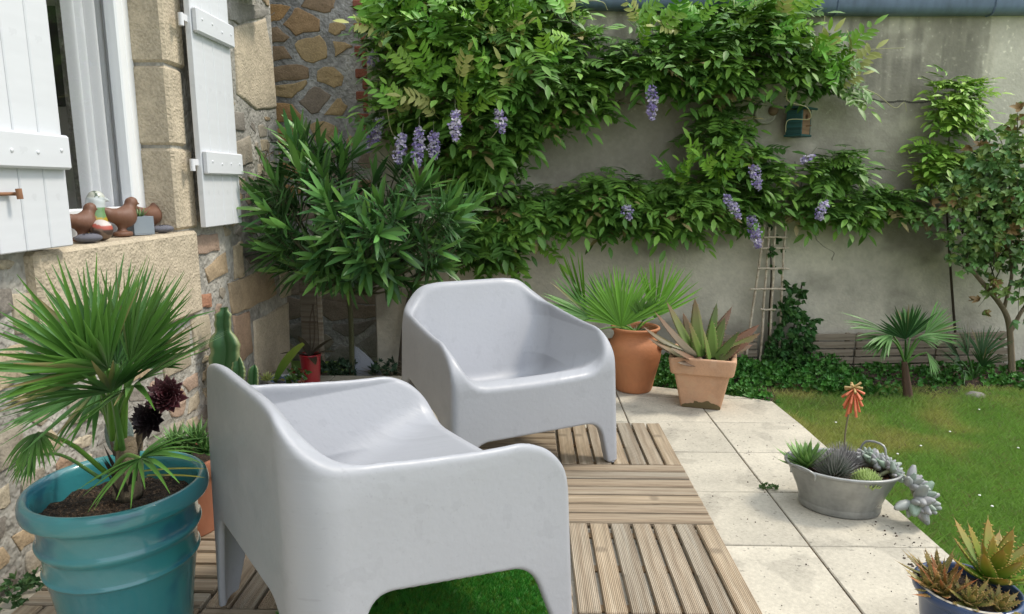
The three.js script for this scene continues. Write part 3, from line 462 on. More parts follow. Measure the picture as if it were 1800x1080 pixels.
// ---------------------------------------------------------------- armchairs
const rimTab = (() => { const c = new THREE.CatmullRomCurve3([[-0.4, 0.697], [-0.335, 0.695], [-0.285, 0.682], [-0.23, 0.646], [-0.17, 0.603], [-0.1, 0.574], [0, 0.556], [0.1, 0.545], [0.2, 0.54], [0.4, 0.535]].map(([z, y]) => V(z, y, 0)), false, 'centripetal').getPoints(200); return z => { for (let k = 1; k < c.length; k++) if (c[k].x >= z) return lerp(c[k - 1].y, c[k].y, (z - c[k - 1].x) / (c[k].x - c[k - 1].x || 1)); return 0.548; }; })();
const rimT = new Float32Array(401); for (let k = 0; k <= 400; k++) rimT[k] = rimTab(-0.4 + k * 0.002);
const rimH = z => { const t = clamp((z + 0.4) / 0.002, 0, 399.99), k = t | 0; return lerp(rimT[k], rimT[k + 1], t - k); };
function chairSDF(x, y, z) {
  const ax = Math.abs(x), hw = 0.355 + (0.5 - y) * 0.028 - 0.02 * sstep(0.5, 0.7, y), zf = 0.326 + (0.5 - y) * 0.034, zb = -0.338 - (0.5 - y) * 0.012;
  const r = z < 0 ? 0.09 : 0.03, cz = (zf + zb) / 2, qx = ax - hw + r, qz = Math.abs(z - cz) - (zf - zb) / 2 + r;
  const dO = Math.hypot(Math.max(qx, 0), Math.max(qz, 0)) + Math.min(Math.max(qx, qz), 0) - r;
  const ez = z + 0.085 * sstep(0.12, 0.35, ax) * (1 - sstep(-0.36, 0.04, z)), h = rimH(ez) - 0.03 * sstep(0.22, 0.35, ax) * (1 - sstep(-0.34, -0.12, z)), sl = (rimH(ez + 0.01) - rimH(ez - 0.01)) / 0.02, ra = 0.165, ty = (y - h) / Math.sqrt(1 + sl * sl) + ra, tz = z - zf + ra;
  const dT = Math.hypot(Math.max(ty, 0), Math.max(tz, 0)) + Math.min(Math.max(ty, tz), 0) - ra;
  const dS = smax(dO, dT, 0.018);
  const wi = Math.min(hw - 0.024, lerp(0.268, 0.33, clamp((y - 0.36) / 0.16))), zi = lerp(-0.15, -0.309, clamp((y - 0.23) / 0.47)), rb = 0.085, bx = ax - wi + rb, bz = zi - z + rb;
  const dB2 = Math.hypot(Math.max(bx, 0), Math.max(bz, 0)) + Math.min(Math.max(bx, bz), 0) - rb;
  const zz = clamp((z + 0.19) / 0.47), ys = 0.242 + 0.16 * zz * (1.08 - 0.08 * zz) - 0.014 * (1 - (ax / 0.27) ** 2) * (z > 0.1 ? 1 - sstep(0.1, 0.3, z) * 0.4 : 1) - 0.02 * sstep(0.27, 0.34, z);
  const dB = smax(dB2, ys - y, 0.07);
  let d = smax(dS, -dB, 0.02);
  const cav = Math.max(dO + 0.02, 0.024 - dB, dT + 0.045); d = smax(d, -cav, 0.008);
  const sideArch = smax(smax(z - (0.205 + (0.23 - y) * 0.38), -0.195 - (0.32 - y) * 0.25 - z, 0.02), (y - (0.277 - z * 0.2)) * 0.98, 0.055); d = smax(d, -Math.max(sideArch, hw - 0.045 - ax), 0.01);
  if (z > 0.1) d = smax(d, -Math.max(smax(ax - (0.315 - 0.22 * y), y - 0.175, 0.07), zf - 0.06 - z), 0.01);
  if (z < -0.1) d = smax(d, -Math.max(smax(ax - (0.29 - 0.2 * y), y - 0.285, 0.07), z - zb - 0.045), 0.01);
  return Math.max(d, -y);
}
{
  const g = sdfMesh(chairSDF, [-0.39, -0.014, -0.37], [0.39, 0.74, 0.37], 0.0055);
  const foot = new THREE.CylinderGeometry(0.013, 0.015, 0.006, 12);
  const make = (label, pos, turn) => { const t = thing('armchair', label, 'armchair', pos, turn, 'moulded garden armchairs'); part('shell', g, M.plastic, t); for (const sx of [-1, 1]) for (const sz of [-1, 1]) { const f = part('foot', foot, M.rubber, t); f.position.set(sx * 0.343, -0.0025, sz * 0.318); } return t; };
  make('light grey moulded armchair with its back to the teal pot, on green turf mat', [-0.37, 0.0405, -1.625], 128 * Math.PI / 180);
  make('light grey moulded armchair turned towards the paving, in front of terracotta jar', [-0.108, 0.031, -2.82], 28 * Math.PI / 180);
}

// artificial turf mat under one chair
{
  R = rng(41); const t = thing('turf_mat', 'bright green artificial turf mat under the armchair', 'mat', [-0.3, 0.0255, -1.72]);
  part('backing', moved(slab(0.72, 0.006, 0.8, 0.002), 0, 0.0032, 0), mat([0.05, 0.16, 0.03], 0.9), t);
  const b = new GB(); for (let k = 0; k < 7; k++) { const a = rr(0, 6.28); b.blade(V(rr(-0.004, 0.004), 0, rr(-0.004, 0.004)), V(Math.cos(a) * rr(0.2, 0.9), 1, Math.sin(a) * rr(0.2, 0.9)), V(-Math.sin(a), 0.2, Math.cos(a)), rr(0.012, 0.02), q => 0.0022 * (1 - q * 0.8), { segs: 2, droop: 0.4, fold: 0.1 }); }
  const ms = [], cs = []; for (let k = 0; k < 14500; k++) { ms.push(frameM(V(rr(-0.355, 0.355), 0.006, rr(-0.395, 0.395)), V(Math.cos(k), 0, Math.sin(k)), UPV, rr(0.7, 1.15))); const q = rr(0.75, 1.3); cs.push([0.07 * q + (R() < 0.25 ? 0.08 : 0), 0.3 * q, 0.04 * q]); }
  copies('turf_pile', b.geo(), leafMat(0.5, 0.15), ms, cs, t);
}

// ---------------------------------------------------------------- foliage kits
R = rng(51);
function leaflet(gb, o, dir, up, L, W, droop = 0.3) { gb.blade(o, dir, up, L, t => W * Math.pow(Math.sin(Math.PI * Math.min(1, 0.06 + t * 0.94)), 0.8) * (1.15 - 0.4 * t), { segs: 3, droop, fold: 0.22 }); }
function pinnate(pairs = 5) {
  const g = new GB(), pts = curve([V(0, 0, 0), V(0, 0.03, 0.35), V(0, -0.02, 0.7), V(0, -0.14, 1)], 8); g.tube(pts, t => 0.008 * (1.2 - t), 3);
  for (let k = 0; k < pairs; k++) for (const s of [-1, 1]) { const t = 0.24 + 0.68 * k / pairs + rr(-0.02, 0.02), p = pts[Math.round(t * 8)]; leaflet(g, p, V(s, rr(-0.25, 0.1), rr(0.35, 0.7)), UPV, rr(0.3, 0.4), rr(0.115, 0.15), rr(0.2, 0.7)); }
  leaflet(g, pts[8], V(rr(-0.1, 0.1), -0.25, 1), UPV, 0.42, 0.15, 0.4); return g.geo();
}
const pinnates = [pinnate(6), pinnate(7), pinnate(5)];
function sprig(n, L, W, spread = 0.9) { const g = new GB(); for (let k = 0; k < n; k++) { const a = k * 2.4, e = rr(0.25, 1) * spread; leaflet(g, V(0, 0, rr(0, 0.1)), V(Math.cos(a) * e, Math.sin(a) * e, 1), V(-Math.cos(a), -Math.sin(a), 0.8), L * rr(0.75, 1.15), W * rr(0.85, 1.15), rr(0, 0.5)); } return g.geo(); }
function scatter(poly, perM2, dmin, dmax, pick) {                                   // points in a traced patch of the garden wall, standing off it
  const out = [], xs = poly.map(p => p[0]), ys = poly.map(p => p[1]), x0 = Math.min(...xs), x1 = Math.max(...xs), y0 = Math.min(...ys), y1 = Math.max(...ys);
  const n = Math.round(Math.abs(polyArea(poly)) * (4.55 / F) ** 2 * perM2); let tries = 0;
  while (out.length < n && tries++ < n * 20) { const x = rr(x0, x1), y = rr(y0, y1); if (!inPoly(poly, x, y)) continue; const ed = edgeDist(poly, x, y); if (ed < 15 && R() < 0.85) continue; const e = ed * 4.55 / F, off = dmin + Math.min(dmax - dmin, 0.04 + e * 1.2) * Math.pow(R(), 0.6); out.push({ p: onWall(x, y, off), x, y, e }); }
  return out;
}
const green = (a, b, c, j = 0.25) => { const k = 1 + rr(-j, j), h = rr(-0.12, 0.12); return [a * k * (1 + h), b * k, c * k * (1 - h)]; };

// ---------------------------------------------------------------- wisteria on the wall
{
  R = rng(61);
  const wis = thing('wisteria', 'large wisteria trained along the garden wall with mauve flower racemes', 'climber');
  const PA = [[650, 30], [690, -50], [1000, -50], [1012, 40], [1060, 82], [1078, 130], [1066, 165], [1040, 205], [1000, 226], [965, 250], [935, 248], [915, 280], [880, 335], [845, 345], [800, 335], [760, 292], [722, 246], [668, 232], [650, 190], [676, 150], [645, 95]];
  const PB = [[1050, 82], [1100, 62], [1150, 45], [1235, 22], [1285, -10], [1375, -10], [1402, 42], [1442, 62], [1478, 92], [1494, 130], [1490, 156], [1460, 172], [1400, 158], [1360, 152], [1330, 150], [1290, 184], [1240, 186], [1160, 164], [1110, 162], [1060, 166]];
  const PC = [[1228, 180], [1285, 170], [1308, 215], [1345, 256], [1380, 292], [1380, 350], [1340, 362], [1288, 342], [1252, 292], [1222, 242]];
  const PD = [[860, 340], [920, 308], [960, 320], [1010, 308], [1050, 292], [1110, 298], [1150, 310], [1200, 292], [1260, 296], [1290, 330], [1350, 350], [1400, 340], [1480, 330], [1560, 320], [1600, 332], [1636, 372], [1590, 385], [1520, 380], [1490, 395], [1420, 388], [1360, 382], [1310, 386], [1250, 394], [1190, 416], [1140, 402], [1080, 412], [1020, 398], [960, 412], [920, 434], [880, 482], [830, 476], [800, 420], [820, 360]];
  const PE = [[1402, 340], [1420, 272], [1450, 250], [1500, 262], [1508, 300], [1488, 342]];
  const ms = [[], [], []], cs = [[], [], []];
  const put = (pts, len) => {
    for (const q of pts) {
      const k = R() * 3 | 0, a = rr(-1.5, 1.5), dir = V(Math.sin(a) * 0.9, rr(-0.75, 0.35), Math.cos(a) * 0.8 + 0.25), up = V(rr(-0.3, 0.3), 1, rr(0.1, 0.9));
      ms[k].push(frameM(q.p, dir, up, rr(0.6, 1.25) * len)); const t = R() < 0.22 ? rr(0.45, 1) : rr(0, 0.45);
      const c = R() < 0.025 ? [0.3, 0.25, 0.1] : [lerp(0.08, 0.23, t), lerp(0.2, 0.42, t), lerp(0.035, 0.055, t)], j = rr(0.75, 1.25); cs[k].push(c.map(w => w * j));
    }
  };
  put(scatter(PA, 690, 0.03, 0.5), 0.205);
  put(scatter(PB, 680, 0.02, 0.3), 0.2);
  put(scatter(PC, 680, 0.02, 0.25), 0.2);
  put(scatter(PD, 700, 0.02, 0.26), 0.2);
  put(scatter(PE, 680, 0.02, 0.2), 0.2);
  // pale young shoots standing up along the top edge
  for (const [x0, x1, y0, y1, n, o0, o1] of [[1285, 1400, -10, 75, 46, 0.1, 0.35], [1100, 1250, 40, 95, 26, 0.08, 0.3], [690, 1010, 10, 110, 60, 0.3, 0.55], [1420, 1490, 90, 165, 26, 0.1, 0.35], [660, 720, 0, 90, 26, 0.2, 0.4], [700, 930, 130, 210, 36, 0.4, 0.6], [1180, 1290, 290, 330, 14, 0.2, 0.32]]) for (let i = 0; i < n; i++) {
    const k = R() * 3 | 0, a = rr(-1.6, 1.6); ms[k].push(frameM(onWall(rr(x0, x1), rr(y0, y1), rr(o0, o1)), V(Math.sin(a) * 0.8, rr(0.1, 1.1), Math.cos(a) * 0.6), V(rr(-0.4, 0.4), 0.6, 0.8), rr(0.13, 0.22))); const t = R(), j = rr(0.85, 1.15); cs[k].push(t > 0.85 ? [0.42 * j, 0.44 * j, 0.14 * j] : [lerp(0.14, 0.27, t) * j, lerp(0.38, 0.45, t) * j, 0.045 * j]);
  }
  for (let k = 0; k < 3; k++) copies('foliage', pinnates[k], M.leaf, ms[k], cs[k], wis);
  // stems along the wires
  const stem = (pts, r, name = 'stem', m = M.bark) => { const g = new GB(); g.tube(curve(pts, pts.length * 6), t => r * (1.15 - 0.5 * t), 6); part(name, g.geo(), m, wis); };
  const W = (x, y, o = 0.05) => onWall(x, y, o);
  stem([onWall(700, 600, 0.1).setY(-0.09), W(730, 500), W(800, 420), W(860, 350), W(850, 260), W(820, 180)], 0.022, 'trunk');
  stem([W(820, 180), W(920, 120), W(1080, 130), W(1250, 120), W(1420, 130)], 0.014); stem([W(830, 420), W(960, 375), W(1120, 360), W(1300, 370), W(1480, 365), W(1600, 360)], 0.013);
  stem([W(1260, 120), W(1275, 200), W(1310, 290), W(1340, 360)], 0.01); stem([W(820, 180), W(790, 80), W(820, -20)], 0.014);
  const tend = (pts, r = 0.0028) => stem(pts, r, 'tendril', M.tendril);
  tend([W(1470, 140, 0.2), W(1540, 165, 0.16), W(1575, 190, 0.12), W(1590, 180, 0.1), W(1594, 196, 0.1)]); tend([W(1440, 90, 0.2), W(1500, 88, 0.14), W(1590, 84, 0.1)]); tend([W(1390, 140, 0.3), W(1384, 175, 0.3), W(1420, 190, 0.3), W(1425, 208, 0.28), W(1385, 212, 0.26), W(1381, 232, 0.25)]);
  tend([W(960, 20, 0.35), W(1000, 6, 0.3), W(1060, 4, 0.25), W(1068, 18, 0.22)]); tend([W(880, 220, 0.45), W(860, 245, 0.45), W(815, 262, 0.45), W(806, 250, 0.45), W(830, 246, 0.45)]); tend([W(1450, 28, 0.2), W(1446, 52, 0.2), W(1440, 70, 0.2)]); tend([W(680, 190, 0.4), W(690, 235, 0.4), W(706, 248, 0.42)]);
  // flower racemes
  const petal = (g, c, r, col) => { const o = []; for (let k = 0; k < 4; k++) { const a = rr(0, 6.28), e = rr(-0.6, 0.6), d = V(Math.cos(a) * Math.cos(e), Math.sin(e), Math.sin(a) * Math.cos(e)), u = V(rr(-1, 1), rr(-1, 1), rr(-1, 1)).normalize(), s = d.clone().cross(u).normalize(); const p = [c, c.clone().addScaledVector(d, r * 0.6).addScaledVector(s, r * 0.55), c.clone().addScaledVector(d, r * 1.15), c.clone().addScaledVector(d, r * 0.6).addScaledVector(s, -r * 0.55)].map(q => g.v(q, 0, 0, col)); g.quad(...p); } };
  const petalMat = leafMat(0.7, 0.3, { vertexColors: true });
  for (const [x, y, len, off, lean] of [[703, 258, 44, 0.62, 0.15], [735, 255, 60, 0.64, 0.05], [762, 253, 42, 0.62, 0], [800, 217, 42, 0.68, 0], [879, 209, 36, 0.66, -0.2], [664, 228, 40, 0.3, 0.1], [650, 250, 30, 0.25, 0.2], [1147, 178, 52, 0.42, 0], [1330, 312, 40, 0.38, -0.25], [1290, 365, 46, 0.4, -0.55], [1328, 408, 58, 0.34, -0.25], [1104, 373, 24, 0.4, -0.2], [1445, 370, 32, 0.38, 0.3], [1418, 281, 18, 0.3, 0.8], [657, 100, 26, 0.3, 0.2], [700, 104, 20, 0.4, 0.3]]) {
    const g = new GB(true), top = onWall(x - lean * len * -0.5, y - len / 2, off), L = len * 4.3 / F, dir = V(-lean, -1, 0.1).normalize(), n = Math.round(L * 420); g.tube([top.clone().addScaledVector(dir, -0.06), top, top.clone().addScaledVector(dir, L)], 0.0016, 4, [0.2, 0.22, 0.12]);
    for (let k = 0; k < n; k++) { const t = (k + 0.5) / n, a = k * 2.4, r = 0.03 * Math.pow(Math.sin(Math.PI * (0.12 + 0.85 * t)), 0.6) * rr(0.5, 1.1), c = top.clone().addScaledVector(dir, t * L).add(V(Math.cos(a) * r, rr(-0.006, 0.006), Math.sin(a) * r)), q = R(); petal(g, c, rr(0.011, 0.017), q < 0.4 ? [0.74, 0.69, 0.8] : q < 0.75 ? [0.52, 0.45, 0.72] : [0.36, 0.28, 0.6]); }
    part('raceme', g.geo(), petalMat, wis);
  }
}
// yellow-green shoots further along
{
  R = rng(67); const v = thing('young_wisteria', 'yellow green young climber growing up the wall above the rose bush', 'climber');
  const ms = [[], [], []], cs = [[], [], []];
  for (const [poly, n] of [[[[1640, 140], [1665, 122], [1690, 130], [1722, 170], [1716, 215], [1690, 240], [1660, 248], [1640, 240], [1634, 190]], 1050], [[[1612, 240], [1660, 235], [1705, 250], [1690, 300], [1650, 316], [1596, 320], [1606, 285]], 900]]) for (const q of scatter(poly, n, 0.02, 0.18)) { const k = R() * 3 | 0, a = rr(-1.4, 1.4); ms[k].push(frameM(q.p, V(Math.sin(a), rr(-0.7, 0.4), Math.cos(a)), V(0, 1, rr(0.1, 0.8)), rr(0.12, 0.19))); const t = rr(0.3, 1), j = rr(0.8, 1.2); cs[k].push([lerp(0.12, 0.34, t) * j, lerp(0.34, 0.52, t) * j, lerp(0.04, 0.07, t) * j]); }
  for (let k = 0; k < 3; k++) copies('foliage', pinnates[k], M.leaf, ms[k], cs[k], v);
  const g = new GB(); g.tube(curve([onWall(1690, 600, 0.03).setY(-0.1), onWall(1668, 420, 0.03), onWall(1664, 330, 0.03), onWall(1668, 260, 0.04), onWall(1672, 160, 0.05)], 24), t => 0.008 * (1.2 - t), 5); part('stem', g.geo(), M.bark, v);
}

// ---------------------------------------------------------------- oleander standard by the house corner
{
  R = rng(71); const c = onZ(640, 372, -3.78), ol = thing('oleander', 'bushy oleander with long narrow leaves on a bare trunk beside the house', 'shrub'), base = V(onZ(616, 655, -4.12).x, -0.09, -4.14);
  const trunk = new GB(), fork = onZ(612, 515, -3.98); trunk.tube(curve([base, onZ(618, 600, -4.1), onZ(616, 555, -4.04), fork], 14), t => 0.017 - 0.003 * t, 8); part('trunk', trunk.geo(), M.greenBark, ol);
  const br = new GB(), ms = [], cs = []; const tips = [];
  for (let k = 0; k < 62; k++) { const a = rr(0, 6.283), u = rr(-0.95, 1), s = Math.sqrt(1 - u * u), r = 0.4 + 0.72 * Math.pow(R(), 0.6); tips.push(V(c.x + Math.cos(a) * s * 0.62 * r, c.y + u * 0.34 * r - 0.05, c.z + Math.sin(a) * s * 0.42 * r)); }
  for (const [x, y, z] of [[480, 320, -3.42], [470, 370, -3.4], [500, 400, -3.42], [490, 440, -3.45], [460, 345, -3.45], [525, 300, -3.5], [520, 270, -3.6], [560, 262, -3.7], [600, 282, -3.7], [620, 262, -3.75], [790, 345, -3.8], [820, 360, -3.85], [800, 400, -3.8], [745, 330, -3.7], [760, 470, -3.75], [640, 480, -3.6], [690, 490, -3.65], [600, 480, -3.6], [560, 450, -3.5], [570, 480, -3.6], [610, 496, -3.62], [682, 500, -3.72], [722, 498, -3.75], [545, 470, -3.55], [510, 248, -3.62], [530, 240, -3.7], [545, 285, -3.6], [660, 460, -3.5], [620, 440, -3.45], [700, 440, -3.5], [740, 420, -3.6], [580, 420, -3.45], [640, 400, -3.4], [700, 380, -3.45]]) tips.push(onZ(x, y, z));
  for (const p of tips) {
    const mid = fork.clone().lerp(p, 0.5); mid.y -= 0.03; if (p.x < -1.44) p.x = -1.43; br.tube(curve([fork, mid, p], 6), t => 0.008 * (1.1 - 0.8 * t), 4);
    const out = p.clone().sub(V(c.x, c.y - 0.22, c.z + 0.02)).normalize(), ax = out.add(V(rr(-0.5, 0.5), rr(-0.1, 0.5), rr(-0.4, 0.5))).normalize(), s = ax.clone().cross(V(0.3, 0.1, 1)).normalize(), u = s.clone().cross(ax);
    const n = 15 + (R() * 6 | 0); for (let k = 0; k < n; k++) { const a = k * 2.2 + rr(-0.2, 0.2), t = k / n, e = lerp(1.3, 0.25, t), d = ax.clone().multiplyScalar(Math.cos(e)).addScaledVector(s, Math.cos(a) * Math.sin(e)).addScaledVector(u, Math.sin(a) * Math.sin(e)); const q = p.clone().addScaledVector(ax, -0.11 * (1 - t)); const up = ax.clone(); ms.push(frameM(q, d, up, rr(0.12, 0.2))); const y = t > 0.7 ? 1 : 0; cs.push(green(lerp(0.06, 0.12, y), lerp(0.15, 0.27, y), lerp(0.04, 0.06, y), 0.4)); }
  }
  part('branch', br.geo(), M.greenBark, ol);
  const lf = new GB(); lf.blade(V(0, 0, 0), V(0, 0, 1), UPV, 1, t => 0.155 * Math.pow(Math.sin(Math.PI * (0.04 + 0.94 * t)), 0.75), { segs: 5, droop: 0.28, fold: 0.2 }); copies('foliage', lf.geo(), M.glossLeaf, ms, cs, ol);
  // dry seed stalk and flower buds
  const b = new GB(), q = onZ(465, 300, -3.42); for (let k = 0; k < 7; k++) b.tube(curve([q, q.clone().add(V(rr(-0.02, 0.02), 0.05, rr(-0.02, 0.02))), q.clone().add(V(rr(-0.045, 0.045), rr(0.08, 0.13), rr(-0.03, 0.03)))], 5), 0.002, 4); part('seed_stalk', b.geo(), M.paleBark, ol);
  const cord = new GB(); cord.tube(curve([onZ(502, 232, -3.98), onZ(512, 300, -3.9), onZ(524, 352, -3.85)], 8), 0.0022, 5); single('tie_cord', 'thin white cord tying the oleander back to the wall', 'cord', cord.geo(), M.white);
}

// ---------------------------------------------------------------- palms
function frond(parent, base, hub, tip, { n = 26, spread = 2.4, up = V(0, 1, 0.6), w = 0.02, col = [0.05, 0.13, 0.025], col2 = [0.09, 0.19, 0.04], droop = 0.15, join = 0.3, pr = 0.006, jl = 0.12, cone = 0.12, dead = 0.05 } = {}) {
  const g = new GB(true), d = tip.clone().sub(hub), L = d.length(); d.normalize(); const sag = base.clone().lerp(hub, 0.55).add(V(0, base.distanceTo(hub) * 0.1, 0));
  g.tube(curve([base, sag, hub], 10), t => pr * (1.3 - 0.5 * t), 5, [col2[0] * 1.1, col2[1] * 1.05, col2[2]]);
  const s = d.clone().cross(up).normalize(), nn = s.clone().cross(d).normalize(), dA = spread / n;
  for (let k = 0; k < n; k++) {
    const a = (k + 0.5 - n / 2) * dA + rr(-0.3, 0.3) * dA, e = cone * (1 - Math.cos(a)) + rr(-0.06, 0.06), dir = d.clone().multiplyScalar(Math.cos(a)).addScaledVector(s, Math.sin(a)).addScaledVector(nn, e), l = L * (0.78 + 0.22 * Math.cos(a)) * (1 + rr(-jl, jl)), j = rr(0.75, 1.25), q = rr(0.8, 1.2), brown = R() < dead;
    g.blade(hub, dir, nn.clone().addScaledVector(s, rr(-0.25, 0.25)), l, t => Math.max(0.0008, Math.min(l * t * dA * 1.25 + 0.002, w) * (t < join ? 1 : Math.pow((1 - t) / (1 - join), 0.8))), { segs: 6, droop: (droop + (R() < 0.12 ? 0.35 : 0)) * rr(0.4, 1.6), fold: 0.45, col: col.map(z => z * j), col2: brown ? [0.3, 0.24, 0.11] : col2.map(z => z * q) });
  }
  return part('frond', g.geo(), M.vleaf, parent);
}
// big teal pot and its palm
const POT = { x: -1.0, z: -1.55 };
{
  R = rng(81);
  const p = thing('teal_pot', 'large glazed teal pot with raised bands, full of soil, by house wall', 'pot', [POT.x, 0.0255, POT.z]);
  const prof = smoothPts([[0.001, 0.01], [0.125, 0.004], [0.14, 0.012], [0.15, 0.08], [0.163, 0.17], [0.172, 0.205], [0.176, 0.212], [0.171, 0.22], [0.174, 0.262], [0.181, 0.272], [0.184, 0.282], [0.178, 0.292], [0.181, 0.335], [0.19, 0.345], [0.204, 0.352], [0.2075, 0.37], [0.203, 0.388], [0.194, 0.393], [0.183, 0.386], [0.176, 0.36], [0.17, 0.3]], 4);
  const g = lathe(prof.map(([r, y]) => [r * 0.985, y * 1.06]), 72); part('body', g, M.teal, p);
  const s = new THREE.CircleGeometry(0.172, 40, 0, 6.2832); const sg = new THREE.PlaneGeometry(0.36, 0.36, 40, 40); sg.rotateX(-Math.PI / 2); const q = sg.attributes.position; for (let i = 0; i < q.count; i++) { let x = q.getX(i), z = q.getZ(i); const r = Math.hypot(x, z); if (r > 0.173) { x *= 0.173 / r; z *= 0.173 / r; } q.setXYZ(i, x, 0.352 + 0.03 * (fbm(x * 2 + 0.5, z * 2 + 0.5, 16, 3, 600) - 0.5) + 0.012 * (1 - r / 0.17), z); } sg.computeVertexNormals(); part('soil', sg, M.soil, p);
  const palm = thing('fan_palm', 'spiky green fan palm with stiff narrow leaflets growing in teal pot', 'palm');
  const b0 = V(POT.x + 0.01, 0.39, POT.z - 0.02), tr = new GB(); tr.tube(curve([b0, b0.clone().add(V(0.005, 0.05, 0)), b0.clone().add(V(0.01, 0.11, 0)), b0.clone().add(V(0.012, 0.15, 0))], 10), t => 0.034 - 0.014 * t, 10); part('trunk', tr.geo(), M.paleBark, palm);
  const fib = new GB(); for (let k = 0; k < 26; k++) { const a = rr(0, 6.28), h = rr(0.0, 0.11); fib.blade(b0.clone().add(V(Math.cos(a) * 0.026, h, Math.sin(a) * 0.026)), V(Math.cos(a) * 0.5, 1, Math.sin(a) * 0.5), V(Math.cos(a), 0.3, Math.sin(a)), rr(0.04, 0.08), t => 0.014 * (1 - t), { segs: 2, fold: 0.3 }); } part('leaf_sheath', fib.geo(), M.bark, palm);
  const Z = (x, y, d = 0) => onZ(x, y, POT.z + d), core = Z(205, 770, 0.0);
  const dk = [0.035, 0.11, 0.025], dk2 = [0.075, 0.19, 0.04], br_ = [0.055, 0.15, 0.025], br2 = [0.11, 0.25, 0.04];
  const F_ = [
    [[158, 650, 0.1], [40, 535, 0.22], 2.5, 28, br_, br2], [[205, 640, 0.0], [222, 492, -0.1], 2.3, 26, dk, dk2], [[235, 640, -0.02], [322, 545, 0.0], 1.9, 24, br_, br2], [[150, 655, 0.05], [10, 625, 0.1], 2.0, 24, dk, dk2], [[150, 690, 0.05], [10, 700, 0.16], 1.7, 20, dk, dk2],
    [[180, 640, 0.02], [120, 500, -0.05], 2.0, 24, dk, dk2], [[228, 640, 0.05], [275, 510, 0.05], 1.9, 22, br_, br2], [[190, 650, 0.14], [150, 560, 0.3], 2.5, 28, br_, br2], [[240, 650, 0.05], [335, 590, 0.1], 1.1, 10, dk, dk2], [[215, 660, -0.08], [180, 520, -0.2], 2.2, 22, dk, dk2], [[175, 680, 0.1], [70, 770, 0.25], 1.6, 14, dk, dk2],
  ];
  for (const [h, t, sprd, n, c1, c2] of F_) frond(palm, core.clone().add(V(rr(-0.015, 0.015), 0, rr(-0.015, 0.015))), Z(...h), Z(...h).lerp(Z(...t), 1.12), { n: Math.round(n * 0.85), spread: sprd * 0.84, w: 0.0145, col: c1, col2: c2, up: V(0, 0.75, 0.65), jl: 0.2, droop: 0.03, join: 0.4, cone: 0.3, dead: 0.05 });
  frond(palm, Z(215, 790, 0.02), Z(196, 690, 0.14), Z(150, 640, 0.34), { n: 20, spread: 2.2, w: 0.0145, col: dk, col2: dk2, up: V(0, 0.85, 0.5), droop: 0.1, join: 0.4 });
  frond(palm, Z(205, 790, 0.02), Z(232, 680, 0.12), Z(285, 650, 0.3), { n: 18, spread: 1.9, w: 0.0145, col: dk, col2: br2, up: V(0.1, 0.85, 0.5), droop: 0.1, join: 0.4 });
  frond(palm, Z(185, 830, 0.02), Z(66, 762, 0.16), Z(30, 838, 0.24), { n: 20, spread: 2.9, w: 0.014, col: dk, col2: br2, up: V(-0.3, 0.8, 0.6), droop: 0.8, pr: 0.005 });
  frond(palm, Z(195, 832, 0.02), Z(246, 806, 0.16), Z(300, 822, 0.26), { n: 22, spread: 4.4, w: 0.013, col: dk, col2: br2, up: V(0.1, 0.9, 0.45), droop: 0.5, pr: 0.005 });
  frond(palm, Z(175, 840, 0.0), Z(60, 800, -0.1), Z(10, 850, -0.05), { n: 14, spread: 2.4, w: 0.013, col: dk, col2: dk2, up: V(-0.2, 0.8, 0.6), droop: 0.6, pr: 0.004 });
  const yl = new GB(true); for (const [a, b] of [[[250, 830, 0.13], [352, 818, 0.16]], [[255, 838, 0.13], [350, 832, 0.19]]]) { const o = Z(...a), t = Z(...b); yl.blade(o, t.clone().sub(o), UPV, o.distanceTo(t) * 1.1, k => 0.014 * Math.pow(1 - k, 0.5), { segs: 6, droop: 0.15, fold: 0.3, col: [0.2, 0.24, 0.03], col2: [0.42, 0.36, 0.04] }); } part('yellow_leaf', yl.geo(), M.vleaf, palm, 'yellowing leaflet at the base of the palm');
  const pad = new GB(true); const pc = onZ(212, 792, -1.72); // grey flat pad standing behind the stem
  const padg = new THREE.SphereGeometry(1, 20, 14); padg.scale(0.036, 0.062, 0.009); single('cactus_pad', 'pale grey green flat cactus pad standing behind the palm trunk', 'cactus', padg, mat([0.26, 0.33, 0.3], 0.6, { bumpMap: T.stoneBump, bumpScale: 0.006 }), [pc.x, pc.y + 0.045, pc.z], 0.2);
}
